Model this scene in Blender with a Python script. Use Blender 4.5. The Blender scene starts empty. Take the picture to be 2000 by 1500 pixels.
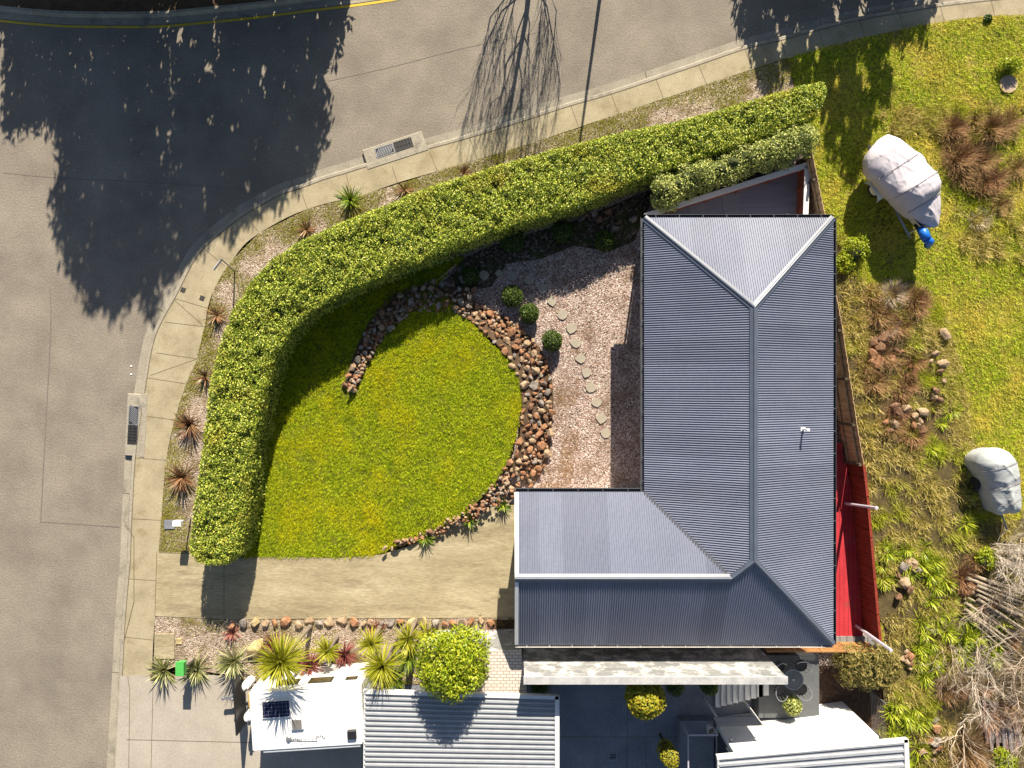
import bpy, bmesh, math, random
import numpy as np
from mathutils import Vector, Matrix
from mathutils.geometry import delaunay_2d_cdt, tessellate_polygon

# ------------------------------------------------------------------ camera, sky, sun, exposure
C = bpy.context.scene
H = 27.0            # drone height (m)
S = 52.0            # photo pixels per metre on the ground
R = math.radians
cam = bpy.data.cameras.new('camera'); camo = bpy.data.objects.new('camera', cam)
C.collection.objects.link(camo); C.camera = camo
camo.location = (0, 0, H); camo.rotation_euler = (0, 0, 0)
cam.sensor_fit = 'HORIZONTAL'; cam.sensor_width = 36.0
cam.lens = 36.0 * S * H / 2000.0
cam.clip_end = 2000
SUN_EL, SUN_AZ = 33.0, 8.0
w = bpy.data.worlds.new('World'); C.world = w; w.use_nodes = True
nt = w.node_tree; bg = nt.nodes['Background']
sky = nt.nodes.new('ShaderNodeTexSky'); sky.sky_type = 'NISHITA'; sky.sun_disc = False
sky.sun_elevation = R(SUN_EL); sky.sun_rotation = R(SUN_AZ); sky.altitude = 50
nt.links.new(sky.outputs[0], bg.inputs[0]); bg.inputs[1].default_value = 0.05
sl = bpy.data.lights.new('sun', 'SUN'); sl.energy = 5.0; sl.angle = R(0.5); sl.color = (1.0, 0.90, 0.74)
so = bpy.data.objects.new('sun', sl); C.collection.objects.link(so)
sdir = Vector((math.sin(R(SUN_AZ)) * math.cos(R(SUN_EL)), math.cos(R(SUN_AZ)) * math.cos(R(SUN_EL)), math.sin(R(SUN_EL))))
so.rotation_euler = (-sdir).to_track_quat('-Z', 'Y').to_euler(); so.location = sdir * 60
C.view_settings.view_transform = 'Standard'; C.view_settings.look = 'None'
C.view_settings.exposure = 1.25; C.view_settings.gamma = 1.0
C.cycles.max_bounces = 6

rng = np.random.default_rng(7); random.seed(7)
col = C.collection

# ------------------------------------------------------------------ helpers
def P(px, py, z=0.0):
    k = (H - z) / (H * S)
    return Vector(((px - 1000) * k, (750 - py) * k, z))
def PL(pts, z=0.0): return [P(a, b, z) for a, b in pts]
def tag(o, label=None, cat=None, group=None, kind=None):
    if label: o['label'] = label
    if cat: o['category'] = cat
    if group: o['group'] = group
    if kind: o['kind'] = kind
    return o
def thing(name, label, cat, loc=(0, 0, 0), rz=0.0, group=None):
    o = bpy.data.objects.new(name, None); col.objects.link(o)
    o.location = loc; o.rotation_euler = (0, 0, rz); o.empty_display_size = 0.2
    return tag(o, label, cat, group)
def link(name, me, mat=None, parent=None):
    o = bpy.data.objects.new(name, me); col.objects.link(o)
    if mat is not None and len(me.materials) == 0: me.materials.append(mat)
    if parent is not None: o.parent = parent
    return o
def dup(o, loc, rz=0.0, sc=1.0, label=None, group=None, sz=None):
    c = o.copy(); col.objects.link(c); c.location = loc; c.rotation_euler = (0, 0, rz)
    c.scale = (sc, sc, sz or sc)
    if label: c['label'] = label
    if group: c['group'] = group
    for ch in list(o.children):
        d = ch.copy(); col.objects.link(d); d.parent = c
        for g in list(ch.children):
            e = g.copy(); col.objects.link(e); e.parent = d
    return c
def np_mesh(name, V, F):
    V = np.asarray(V, np.float32); F = np.asarray(F, np.int32)
    me = bpy.data.meshes.new(name); n, k = F.shape
    me.vertices.add(len(V)); me.vertices.foreach_set('co', V.ravel())
    me.loops.add(n * k); me.loops.foreach_set('vertex_index', F.ravel())
    me.polygons.add(n); me.polygons.foreach_set('loop_start', np.arange(0, n * k, k, dtype=np.int32))
    me.polygons.foreach_set('loop_total', np.full(n, k, np.int32))
    me.update(calc_edges=True)
    return me
class MB:
    def __init__(s): s.v = []; s.f = []
    def add(s, vs, fs):
        b = len(s.v); s.v += [tuple(x) for x in vs]; s.f += [tuple(b + i for i in f) for f in fs]; return s
    def box(s, c, d, rz=0.0, tilt=None):
        x, y, z = d[0] / 2, d[1] / 2, d[2] / 2
        vs = [Vector(q) for q in ((-x,-y,-z),(x,-y,-z),(x,y,-z),(-x,y,-z),(-x,-y,z),(x,-y,z),(x,y,z),(-x,y,z))]
        m = Matrix.Rotation(rz, 3, 'Z')
        if tilt: m = m @ Matrix.Rotation(tilt[1], 3, tilt[0])
        c = Vector(c)
        return s.add([m @ v + c for v in vs], [(0,3,2,1),(4,5,6,7),(0,1,5,4),(1,2,6,5),(2,3,7,6),(3,0,4,7)])
    def rbox(s, c, d, bev=0.05, seg=2, rz=0.0):
        bm = bmesh.new(); bmesh.ops.create_cube(bm, size=1.0)
        for v in bm.verts: v.co = Vector((v.co.x * d[0], v.co.y * d[1], v.co.z * d[2]))
        bmesh.ops.bevel(bm, geom=list(bm.edges), offset=bev, segments=seg, affect='EDGES', profile=0.5)
        m = Matrix.Rotation(rz, 3, 'Z'); c = Vector(c); bm.verts.index_update()
        s.add([m @ v.co + c for v in bm.verts], [[v.index for v in f.verts] for f in bm.faces]); bm.free(); return s
    def prism(s, poly, z0, z1):
        poly = [Vector((p[0], p[1], 0)) for p in poly]; n = len(poly)
        a = sum(poly[i].x * poly[(i+1) % n].y - poly[(i+1) % n].x * poly[i].y for i in range(n))
        if a < 0: poly = poly[::-1]
        vs = [(p.x, p.y, z0) for p in poly] + [(p.x, p.y, z1) for p in poly]
        fs = [(i, (i+1) % n, n + (i+1) % n, n + i) for i in range(n)]
        for t in tessellate_polygon([poly]):
            q = poly[t[0]], poly[t[1]], poly[t[2]]
            if (q[1]-q[0]).cross(q[2]-q[0]).z < 0: t = (t[0], t[2], t[1])
            fs += [(n + t[0], n + t[1], n + t[2]), (t[2], t[1], t[0])]
        return s.add(vs, fs)
    def tube(s, pts, r, n=6, cap=True):
        pts = [Vector(p) for p in pts]; m = len(pts)
        rr = r if isinstance(r, (list, tuple)) else [r] * m
        up = Vector((0.31, 0.17, 0.93)); vs = []
        for i, p in enumerate(pts):
            d = (pts[min(i+1, m-1)] - pts[max(i-1, 0)]).normalized()
            a = d.cross(up)
            if a.length < 1e-3: a = d.cross(Vector((1, 0, 0)))
            a.normalize(); b = d.cross(a)
            vs += [p + (a * math.cos(2*math.pi*k/n) + b * math.sin(2*math.pi*k/n)) * rr[i] for k in range(n)]
        fs = [(i*n+k, i*n+(k+1) % n, (i+1)*n+(k+1) % n, (i+1)*n+k) for i in range(m-1) for k in range(n)]
        if cap: fs += [tuple(range(n))[::-1], tuple((m-1)*n + k for k in range(n))]
        return s.add(vs, fs)
    def lathe(s, c, prof, n=20, axis='Z'):
        c = Vector(c); vs = []
        for r, z in prof:
            for k in range(n):
                a = 2*math.pi*k/n; q = Vector((r*math.cos(a), r*math.sin(a), z))
                if axis == 'Y': q = Vector((q.x, q.z, q.y))
                if axis == 'X': q = Vector((q.z, q.x, q.y))
                vs.append(c + q)
        m = len(prof)
        fs = [(i*n+k, i*n+(k+1) % n, (i+1)*n+(k+1) % n, (i+1)*n+k) for i in range(m-1) for k in range(n)]
        return s.add(vs, fs)
    def build(s, name, mat, parent=None, smooth=False):
        me = bpy.data.meshes.new(name); me.from_pydata([tuple(v) for v in s.v], [], s.f); me.update()
        if smooth:
            me.polygons.foreach_set('use_smooth', [True] * len(me.polygons))
        return link(name, me, mat, parent)
def smooth_angle(o, deg=40):
    me = o.data; me.polygons.foreach_set('use_smooth', [True] * len(me.polygons))
    bm = bmesh.new(); bm.from_mesh(me); bmesh.ops.recalc_face_normals(bm, faces=bm.faces)
    for e in bm.edges:
        if len(e.link_faces) == 2 and e.calc_face_angle(0) > R(deg): e.smooth = False
    bm.to_mesh(me); bm.free(); return o

def smoothline(pts, step=0.25):
    """Catmull-Rom resample of 2D points"""
    p = np.array([(q[0], q[1]) for q in pts], float); out = []
    for i in range(len(p) - 1):
        a = p[max(i-1, 0)]; b = p[i]; c = p[i+1]; d = p[min(i+2, len(p)-1)]
        n = max(2, int(np.linalg.norm(c - b) / step))
        for t in np.arange(n) / n:
            out.append(0.5*((2*b) + (-a+c)*t + (2*a-5*b+4*c-d)*t*t + (-a+3*b-3*c+d)*t**3))
    out.append(p[-1]); return np.array(out)
def inpoly(x, y, poly):
    poly = np.asarray([(q[0], q[1]) for q in poly]); r = np.zeros(len(x), bool); n = len(poly); j = n - 1
    for i in range(n):
        xi, yi = poly[i]; xj, yj = poly[j]
        c = ((yi > y) != (yj > y)) & (x < (xj - xi) * (y - yi) / (yj - yi + 1e-12) + xi)
        r ^= c; j = i
    return r
def polydist(x, y, poly, closed=True):
    poly = np.asarray([(q[0], q[1]) for q in poly]); n = len(poly); d = np.full(len(x), 1e9)
    for i in range(n if closed else n - 1):
        a = poly[i]; b = poly[(i+1) % n]; ab = b - a; L = max(ab @ ab, 1e-9)
        t = np.clip(((x - a[0]) * ab[0] + (y - a[1]) * ab[1]) / L, 0, 1)
        d = np.minimum(d, np.hypot(x - a[0] - t*ab[0], y - a[1] - t*ab[1]))
    return d
def scatter(poly, n):
    q = np.asarray([(a[0], a[1]) for a in poly]); lo = q.min(0); hi = q.max(0); X = []; 
    tot = 0
    while tot < n:
        x = rng.uniform(lo[0], hi[0], n); y = rng.uniform(lo[1], hi[1], n); m = inpoly(x, y, q)
        X.append(np.c_[x[m], y[m]]); tot += m.sum()
    return np.concatenate(X)[:n]
_NG = rng.random((64, 64))
def vnoise(x, y, sc):
    x = np.asarray(x) * sc + 300; y = np.asarray(y) * sc + 300
    i = np.floor(x).astype(int); j = np.floor(y).astype(int); u = x - i; v = y - j
    u = u*u*(3-2*u); v = v*v*(3-2*v); g = lambda a, b: _NG[a % 64, b % 64]
    return (g(i,j)*(1-u)+g(i+1,j)*u)*(1-v) + (g(i,j+1)*(1-u)+g(i+1,j+1)*u)*v
def sheet(name, poly, z, mat, grid=None, zf=None, kind='structure', parent=None):
    pts = [Vector((q[0], q[1])) for q in poly]; n = len(pts)
    edges = [(i, (i+1) % n) for i in range(n)]; extra = []
    if grid:
        a = np.array([(q.x, q.y) for q in pts]); lo = a.min(0); hi = a.max(0)
        gx, gy = np.meshgrid(np.arange(lo[0], hi[0], grid), np.arange(lo[1], hi[1], grid))
        gx = gx.ravel() + rng.uniform(-.2, .2, gx.size)*grid; gy = gy.ravel() + rng.uniform(-.2, .2, gy.size)*grid
        m = inpoly(gx, gy, a) & (polydist(gx, gy, a) > grid * .3)
        extra = [Vector((u, v)) for u, v in zip(gx[m], gy[m])]
    vs, _, fs, *_ = delaunay_2d_cdt(pts + extra, edges, [], 1, 1e-5)
    x = np.array([q.x for q in vs]); y = np.array([q.y for q in vs])
    zz = np.full(len(x), z, float) if zf is None else zf(x, y) + z
    me = bpy.data.meshes.new(name); me.from_pydata(list(zip(x, y, zz)), [], [tuple(f) for f in fs]); me.update()
    bm = bmesh.new(); bm.from_mesh(me)
    for f in bm.faces:
        f.normal_update()
        if f.normal.z < 0: f.normal_flip()
        f.smooth = grid is not None
    bm.to_mesh(me); bm.free()
    o = link(name, me, mat, parent)
    if kind: o['kind'] = kind
    return o
def ribbon(mb, a, b, z0, z1):
    n = len(a); vs = [(p[0], p[1], z0) for p in a] + [(p[0], p[1], z1) for p in b]
    mb.add(vs, [(i, i+1, n+i+1, n+i) for i in range(n-1)])
def offset(line, d):
    t = np.gradient(line, axis=0); t /= np.linalg.norm(t, axis=1)[:, None] + 1e-9
    return line + np.c_[-t[:, 1], t[:, 0]] * d

# ------------------------------------------------------------------ materials
def newmat(name):
    m = bpy.data.materials.new(name); m.use_nodes = True
    t = m.node_tree; b = t.nodes['Principled BSDF']; return m, t, b
def ramp(t, cols, pos=None, interp='LINEAR'):
    n = t.nodes.new('ShaderNodeValToRGB'); e = n.color_ramp; e.interpolation = interp
    pos = pos or [i / max(1, len(cols)-1) for i in range(len(cols))]
    while len(e.elements) < len(cols): e.elements.new(0.5)
    for k, (c, p) in enumerate(zip(cols, pos)): e.elements[k].position = p; e.elements[k].color = (*c, 1)
    return n
def noise(t, sc, det=3, rough=.55, coord=None, dist=0.0):
    n = t.nodes.new('ShaderNodeTexNoise'); n.inputs['Scale'].default_value = sc
    n.inputs['Detail'].default_value = det; n.inputs['Roughness'].default_value = rough
    n.inputs['Distortion'].default_value = dist
    if coord is not None: t.links.new(coord, n.inputs['Vector'])
    return n
def mixc(t, a, b, f, mode='MIX'):
    n = t.nodes.new('ShaderNodeMix'); n.data_type = 'RGBA'; n.blend_type = mode
    for k, v in ((6, a), (7, b), (0, f)):
        if isinstance(v, (int, float)): n.inputs[k].default_value = v
        elif isinstance(v, tuple): n.inputs[k].default_value = (*v, 1)
        else: t.links.new(v, n.inputs[k])
    return n.outputs[2]
def coords(t, scale=None, which='Object'):
    c = t.nodes.new('ShaderNodeTexCoord').outputs[which]
    if scale:
        m = t.nodes.new('ShaderNodeMapping'); m.inputs['Scale'].default_value = scale
        t.links.new(c, m.inputs['Vector']); return m.outputs[0]
    return c
def bump(t, b, h, strength=.5, dist=.02):
    n = t.nodes.new('ShaderNodeBump'); n.inputs['Strength'].default_value = strength; n.inputs['Distance'].default_value = dist
    t.links.new(h, n.inputs['Height']); t.links.new(n.outputs[0], b.inputs['Normal'])
def rough_mat(name, cols, sc=1.2, fine=40, fineamt=.35, rough=.85, bmp=.4, bdist=.01, pos=None, stain=None, metal=0.0, spec=.3, stretch=None, fcols=((.55,)*3, (1.45,)*3)):
    """large mottling between cols, fine grain multiplied over it, optional stain colour (c, scale, lo, hi)"""
    m, t, b = newmat(name); c = coords(t, stretch)
    n1 = noise(t, sc, 5, .6, c); r1 = ramp(t, cols, pos or [.3 + .4*i/max(1, len(cols)-1) for i in range(len(cols))])
    t.links.new(n1.outputs[0], r1.inputs[0])
    n2 = noise(t, fine, 2, .7, c); r2 = ramp(t, fcols, [.3, .7]); t.links.new(n2.outputs[0], r2.inputs[0])
    o = mixc(t, r1.outputs[0], r2.outputs[0], fineamt, 'MULTIPLY')
    if stain:
        n3 = noise(t, stain[1], 4, .65, c); r3 = ramp(t, ((0,)*3, (1,)*3), [stain[2], stain[3]]); t.links.new(n3.outputs[0], r3.inputs[0])
        o = mixc(t, o, stain[0], r3.outputs[0])
    t.links.new(o, b.inputs['Base Color']); b.inputs['Roughness'].default_value = rough
    b.inputs['Metallic'].default_value = metal; b.inputs['Specular IOR Level'].default_value = spec
    if bmp: bump(t, b, n2.outputs[0], bmp, bdist)
    return m
def leaf_mat(name, cols, rough=.55, trans=.25, patch=None, spec=.3, patch2=None):
    m, t, b = newmat(name); g = t.nodes.new('ShaderNodeNewGeometry')
    r = ramp(t, cols); t.links.new(g.outputs['Random Per Island'], r.inputs[0]); o = r.outputs[0]
    if patch:
        n = noise(t, patch[1], 3, .6, coords(t)); r3 = ramp(t, ((0,)*3, (1,)*3), [patch[2], patch[3]])
        t.links.new(n.outputs[0], r3.inputs[0]); o = mixc(t, o, patch[0], r3.outputs[0])
    if patch2:
        n = noise(t, patch2[1], 4, .7, coords(t)); r3 = ramp(t, ((0,)*3, (1,)*3), [patch2[2], patch2[3]])
        t.links.new(n.outputs[0], r3.inputs[0]); o = mixc(t, o, patch2[0], r3.outputs[0])
    t.links.new(o, b.inputs['Base Color']); b.inputs['Roughness'].default_value = rough
    b.inputs['Specular IOR Level'].default_value = spec
    if trans:
        tr = t.nodes.new('ShaderNodeBsdfTranslucent'); t.links.new(o, tr.inputs[0])
        mx = t.nodes.new('ShaderNodeMixShader'); mx.inputs[0].default_value = trans
        t.links.new(b.outputs[0], mx.inputs[1]); t.links.new(tr.outputs[0], mx.inputs[2])
        t.links.new(mx.outputs[0], t.nodes['Material Output'].inputs[0])
    return m
def gravel_mat(name, cols, scale=26, dirt=None, rough=.9):
    m, t, b = newmat(name); c = coords(t)
    v = t.nodes.new('ShaderNodeTexVoronoi'); v.inputs['Scale'].default_value = scale; t.links.new(c, v.inputs['Vector'])
    sp = t.nodes.new('ShaderNodeSeparateColor'); t.links.new(v.outputs['Color'], sp.inputs[0])
    r = ramp(t, cols); t.links.new(sp.outputs[0], r.inputs[0])
    n = noise(t, .9, 5, .65, c); r2 = ramp(t, ((.62,)*3, (1.12,)*3), [.35, .65]); t.links.new(n.outputs[0], r2.inputs[0])
    o = mixc(t, r.outputs[0], r2.outputs[0], .6, 'MULTIPLY')
    if dirt:
        n3 = noise(t, dirt[1], 4, .65, c); r3 = ramp(t, ((0,)*3, (1,)*3), [dirt[2], dirt[3]]); t.links.new(n3.outputs[0], r3.inputs[0])
        o = mixc(t, o, dirt[0], r3.outputs[0])
    t.links.new(o, b.inputs['Base Color']); b.inputs['Roughness'].default_value = rough; b.inputs['Specular IOR Level'].default_value = .2
    inv = t.nodes.new('ShaderNodeMath'); inv.operation = 'SUBTRACT'; inv.inputs[0].default_value = 1.0
    t.links.new(v.outputs['Distance'], inv.inputs[1]); bump(t, b, inv.outputs[0], .9, .03)
    return m
def plain(name, c, rough=.5, metal=0.0, var=.12, spec=.5):
    return rough_mat(name, (tuple(x*(1-var) for x in c), tuple(x*(1+var) for x in c)), 2.5, 30, .12, rough, .08, .004, metal=metal, spec=spec)
M = {}
M['asphalt'] = rough_mat('asphalt', ((.150,.130,.106), (.192,.167,.136), (.228,.199,.162)), .55, 15, .42, .9, .7, .02, stain=((.135,.118,.098), .22, .52, .78))
M['asphalt_patch'] = rough_mat('asphalt_patch', ((.146,.127,.104), (.186,.162,.133)), .8, 15, .42, .9, .6, .012)
M['tar'] = plain('tar_seam', (.125,.112,.096), .85)
M['concrete'] = rough_mat('path_concrete', ((.23,.195,.125), (.30,.255,.17), (.34,.295,.20)), 1.1, 16, .28, .9, .3, .006, stain=((.19,.15,.08), 1.4, .56, .78))
M['kerb'] = rough_mat('kerb_concrete', ((.235,.21,.165), (.31,.28,.225)), 1.6, 16, .38, .9, .4, .008, stain=((.13,.12,.10), 1.7, .55, .75))
M['drive'] = rough_mat('driveway_concrete', ((.205,.17,.105), (.285,.24,.15), (.37,.32,.215)), .9, 14, .42, .92, .5, .01, stain=((.16,.13,.08), 1.3, .56, .80), stretch=(.35, 1.5, 1))
M['drive2'] = rough_mat('pale_driveway_concrete', ((.29,.255,.215), (.35,.315,.27)), 1.0, 15, .25, .9, .3, .006)
M['joint'] = plain('joint_dirt', (.11,.085,.05), .95)
M['yellow'] = rough_mat('yellow_line_paint', ((.50,.34,.02), (.58,.42,.05)), 3, 40, .5, .7, .2, .004, stain=((.25,.2,.1), 3.0, .5, .75))
M['gravel'] = gravel_mat('pink_gravel', ((.05,.035,.03), (.27,.19,.155), (.37,.28,.24), (.55,.47,.42), (.29,.18,.155), (.20,.135,.10), (.68,.62,.55)), 24, dirt=((.13,.08,.045), .8, .50, .76))
M['verge'] = gravel_mat('verge_gravel', ((.07,.045,.035), (.27,.2,.14), (.37,.28,.22), (.52,.44,.36), (.24,.16,.11), (.55,.5,.42)), 26, dirt=((.12,.09,.03), 1.1, .48, .66))
M['soil'] = rough_mat('dark_soil', ((.055,.035,.02), (.11,.07,.042)), 3, 30, .6, .95, .8, .03)
M['bank'] = rough_mat('soil_bank', ((.055,.042,.018), (.115,.085,.035)), 3, 30, .6, .95, .8, .03)
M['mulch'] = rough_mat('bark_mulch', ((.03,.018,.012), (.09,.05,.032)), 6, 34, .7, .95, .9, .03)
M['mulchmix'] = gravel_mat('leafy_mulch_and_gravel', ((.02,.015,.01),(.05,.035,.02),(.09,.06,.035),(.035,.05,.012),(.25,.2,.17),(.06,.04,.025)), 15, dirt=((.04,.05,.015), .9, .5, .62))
M['lawn'] = rough_mat('lawn_soil_and_turf', ((.07,.085,.004), (.15,.16,.007)), 1.2, 9, .6, .95, .9, .04)
M['meadow'] = rough_mat('meadow_turf', ((.08,.085,.007), (.18,.165,.015), (.27,.21,.05)), .9, 8, .65, .95, .9, .05, stain=((.15,.10,.05), .5, .6, .8))
M['ground'] = rough_mat('distant_grass', ((.06,.08,.015), (.12,.12,.03)), .2, 5, .5, .95, .6, .05)
M['blade'] = leaf_mat('lawn_blades', ((.09,.14,.005), (.25,.34,.006), (.43,.51,.012), (.64,.65,.035)), .6, .35, patch=((.56,.50,.006), .5, .46, .74), spec=.1, patch2=((.09,.17,.003), 1.9, .54, .78))
M['mblade'] = leaf_mat('meadow_blades', ((.09,.15,.005), (.32,.42,.008), (.53,.60,.018), (.74,.71,.10)), .6, .35, patch=((.66,.54,.08), .6, .46, .66), patch2=((.14,.21,.005), 1.3, .56, .78))
M['dry'] = leaf_mat('dry_grass_blades', ((.14,.13,.02), (.38,.33,.06), (.60,.49,.15), (.74,.60,.28)), .7, .35, patch=((.36,.39,.022), .55, .50, .64))
M['vblade'] = leaf_mat('verge_blades', ((.13,.15,.010), (.27,.27,.018), (.37,.32,.03)), .7, .3)
M['hedge'] = leaf_mat('hedge_leaves', ((.04,.085,.010), (.14,.21,.018), (.33,.40,.04), (.52,.58,.08), (.70,.66,.14)), .42, .25, patch=((.40,.36,.045), .9, .56, .75), patch2=((.20,.13,.05), 1.7, .66, .78))
M['shadecore'] = rough_mat('shade_dark_twigs', ((.02,.028,.008), (.05,.06,.015)), 4, 20, .6, .95, .8, .05)  # solid stand-in for twigs, coloured dark for the shade inside foliage
M['olive'] = leaf_mat('grey_green_leaves', ((.06,.09,.02), (.20,.25,.05), (.40,.43,.10), (.58,.57,.20)), .5, .2)
M['round'] = leaf_mat('round_shrub_leaves', ((.02,.045,.007), (.05,.09,.012), (.12,.17,.02)), .4, .15)
M['lime'] = leaf_mat('lime_leaves', ((.13,.20,.008), (.26,.34,.014), (.38,.43,.02), (.46,.46,.04)), .45, .3)
M['gold'] = leaf_mat('golden_leaves', ((.13,.14,.01), (.29,.29,.015), (.40,.38,.03), (.33,.2,.02)), .42, .25)
M['conifer'] = leaf_mat('olive_conifer_sprays', ((.09,.085,.02), (.18,.16,.035), (.27,.22,.06), (.34,.27,.10)), .6, .2)
M['gum'] = leaf_mat('gum_leaves', ((.03,.05,.015), (.06,.08,.02)), .5, .1)
M['yucca'] = leaf_mat('yellow_green_straps', ((.15,.17,.008), (.30,.31,.015), (.40,.38,.03), (.36,.36,.07)), .42, .2)
M['yucca2'] = leaf_mat('green_straps', ((.05,.10,.012), (.13,.2,.02), (.28,.31,.03)), .42, .2)
M['agave'] = leaf_mat('grey_green_straps', ((.06,.075,.02), (.2,.22,.06), (.40,.39,.17), (.55,.53,.32)), .42, .1)
M['flax'] = leaf_mat('bronze_straps', ((.05,.025,.015), (.13,.06,.03), (.26,.13,.06), (.35,.24,.12)), .42, .1)
M['burg'] = leaf_mat('burgundy_straps', ((.08,.015,.018), (.19,.05,.045), (.33,.11,.09)), .42, .15)
M['pinkplant'] = leaf_mat('pink_rosette', ((.32,.12,.09), (.45,.22,.17), (.25,.06,.05)), .5, .1)
M['aga'] = leaf_mat('agapanthus_straps', ((.08,.14,.008), (.24,.34,.014), (.42,.47,.025), (.52,.52,.07)), .4, .25)
M['twig'] = leaf_mat('dry_twigs', ((.16,.12,.08), (.38,.30,.22), (.55,.46,.37)), .8, 0)
M['pale'] = leaf_mat('pale_bare_twigs', ((.34,.28,.22),(.50,.43,.36),(.6,.53,.45)), .8, 0)
M['redtwig'] = leaf_mat('red_brown_twigs', ((.12,.05,.025), (.27,.13,.065), (.42,.25,.13)), .8, .1)
M['rusttwig'] = leaf_mat('rusty_twigs', ((.13,.07,.03), (.28,.16,.07), (.42,.28,.13)), .8, .1)
M['bark'] = rough_mat('pale_bark', ((.13,.10,.075), (.27,.22,.17)), 5, 30, .5, .9, .5, .01)
M['log'] = rough_mat('weathered_logs', ((.2,.16,.11), (.38,.32,.24)), 4, 30, .5, .9, .6, .02)
M['trunk'] = rough_mat('dark_bark', ((.05,.04,.03), (.11,.09,.06)), 5, 30, .5, .9, .6, .02)
def rockmat(n, cols): return rough_mat(n, cols, 2.6, 14, .45, .9, .7, .04, spec=.25)
M['rust'] = rockmat('rust_stone', ((.13,.06,.032), (.29,.145,.075), (.34,.215,.125)))
M['tan'] = rockmat('tan_stone', ((.16,.105,.065), (.34,.24,.15), (.38,.3,.21)))
M['greyrock'] = rockmat('grey_stone', ((.09,.075,.065), (.24,.205,.175), (.30,.27,.24)))
M['brownrock'] = rockmat('brown_stone', ((.08,.04,.025), (.19,.105,.06), (.25,.165,.11)))
M['sandrock'] = rockmat('sandy_stone', ((.30,.22,.10), (.45,.36,.2)))
M['slab'] = rough_mat('stepping_stone', ((.27,.24,.185), (.32,.285,.23)), 4, 40, .25, .9, .2, .004)
def metal_mat(name, c, rough, metal=.0, spec=.5, var=.1): return plain(name, c, rough, metal, var, spec)
M['roof'] = rough_mat('blue_grey_roof_steel', ((.115,.130,.185),(.138,.153,.210)), .7, 9, .16, .40, .05, .003, spec=.5, stain=((.135,.148,.19), .9, .55, .8), stretch=(1,1,1))
_t = M['roof'].node_tree; _b = _t.nodes['Principled BSDF']; _l = _b.inputs['Base Color'].links[0].from_socket
_a = _t.nodes.new('ShaderNodeAttribute'); _a.attribute_name = 'sheet_tone'; _r = ramp(_t, ((.86,.86,.87), (1.0,1.0,1.0), (1.12,1.12,1.11)))
_t.links.new(_a.outputs['Fac'], _r.inputs[0]); _t.links.new(mixc(_t, _l, _r.outputs[0], 1.0, 'MULTIPLY'), _b.inputs['Base Color'])
M['cap'] = metal_mat('roof_cap_steel', (.075,.09,.125), .4)
M['valley'] = metal_mat('valley_steel', (.05,.055,.07), .5)
M['gutter'] = metal_mat('gutter_steel', (.05,.055,.065), .5)
M['gutterglint'] = metal_mat('glint_gutter', (.5,.48,.46), .5)  # south gutter only: reflected light put into a paler colour
M['cream'] = plain('cream_wall', (.50,.46,.48), .8)
M['white'] = plain('white_paint', (.78,.77,.75), .5, var=.03)
M['offwhite'] = plain('offwhite_paint', (.62,.61,.60), .5, var=.05)
M['glass'] = plain('dark_glass', (.02,.025,.03), .08, var=.1)
M['steel'] = metal_mat('galvanised_steel', (.35,.35,.36), .4, .7)
M['black'] = plain('black_plastic', (.012,.012,.014), .5)
M['rubber'] = plain('tyre_rubber', (.018,.018,.018), .8)
M['greyr'] = metal_mat('pale_ribbed_roof', (.285,.30,.325), .5, .0)
M['iron'] = metal_mat('cast_iron', (.045,.042,.04), .6, .3)
M['red'] = rough_mat('red_deck_paint', ((.34,.020,.028), (.45,.032,.042)), 1.5, 26, .35, .7, .3, .006, stain=((.26,.05,.045), 1.8, .58, .75))
M['redfence'] = rough_mat('red_brush_fence', ((.13,.018,.010), (.27,.04,.02)), 2.0, 18, .5, .85, .6, .02, stretch=(1, 6, 1))
M['paling'] = rough_mat('weathered_paling', ((.26,.17,.09), (.46,.32,.18), (.56,.42,.26)), 3, 24, .45, .9, .4, .01, stretch=(3, 3, .6))
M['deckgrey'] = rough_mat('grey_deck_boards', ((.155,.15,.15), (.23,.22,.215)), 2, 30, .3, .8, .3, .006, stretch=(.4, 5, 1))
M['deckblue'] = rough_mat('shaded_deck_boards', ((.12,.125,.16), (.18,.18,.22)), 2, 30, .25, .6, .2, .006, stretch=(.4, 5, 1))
M['redwood'] = rough_mat('red_brown_slats', ((.16,.045,.025), (.25,.075,.04)), 3, 25, .4, .8, .3, .008)
M['orangewood'] = rough_mat('orange_lattice', ((.24,.11,.04), (.42,.22,.08)), 3, 25, .4, .8, .3, .008)
M['lilac'] = plain('pale_steel_post', (.46,.43,.50), .5)
M['tarp'] = rough_mat('pale_tarp', ((.42,.39,.43), (.49,.46,.495)), 2.2, 6, .08, .75, .3, .03, stretch=(2.2,1,1))
M['tarp2'] = rough_mat('silver_tarp', ((.30,.32,.325), (.40,.42,.42)), 1.6, 6, .10, .6, .3, .03, stretch=(1,2.2,1))
M['blue'] = plain('blue_motor_cover', (.005,.13,.55), .45)
M['green'] = plain('green_letterbox', (.07,.36,.07), .5)
M['solar'] = None
M['court'] = rough_mat('courtyard_concrete', ((.13,.14,.17), (.205,.215,.24)), .9, 14, .3, .7, .2, .005)
M['block'] = None
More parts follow.
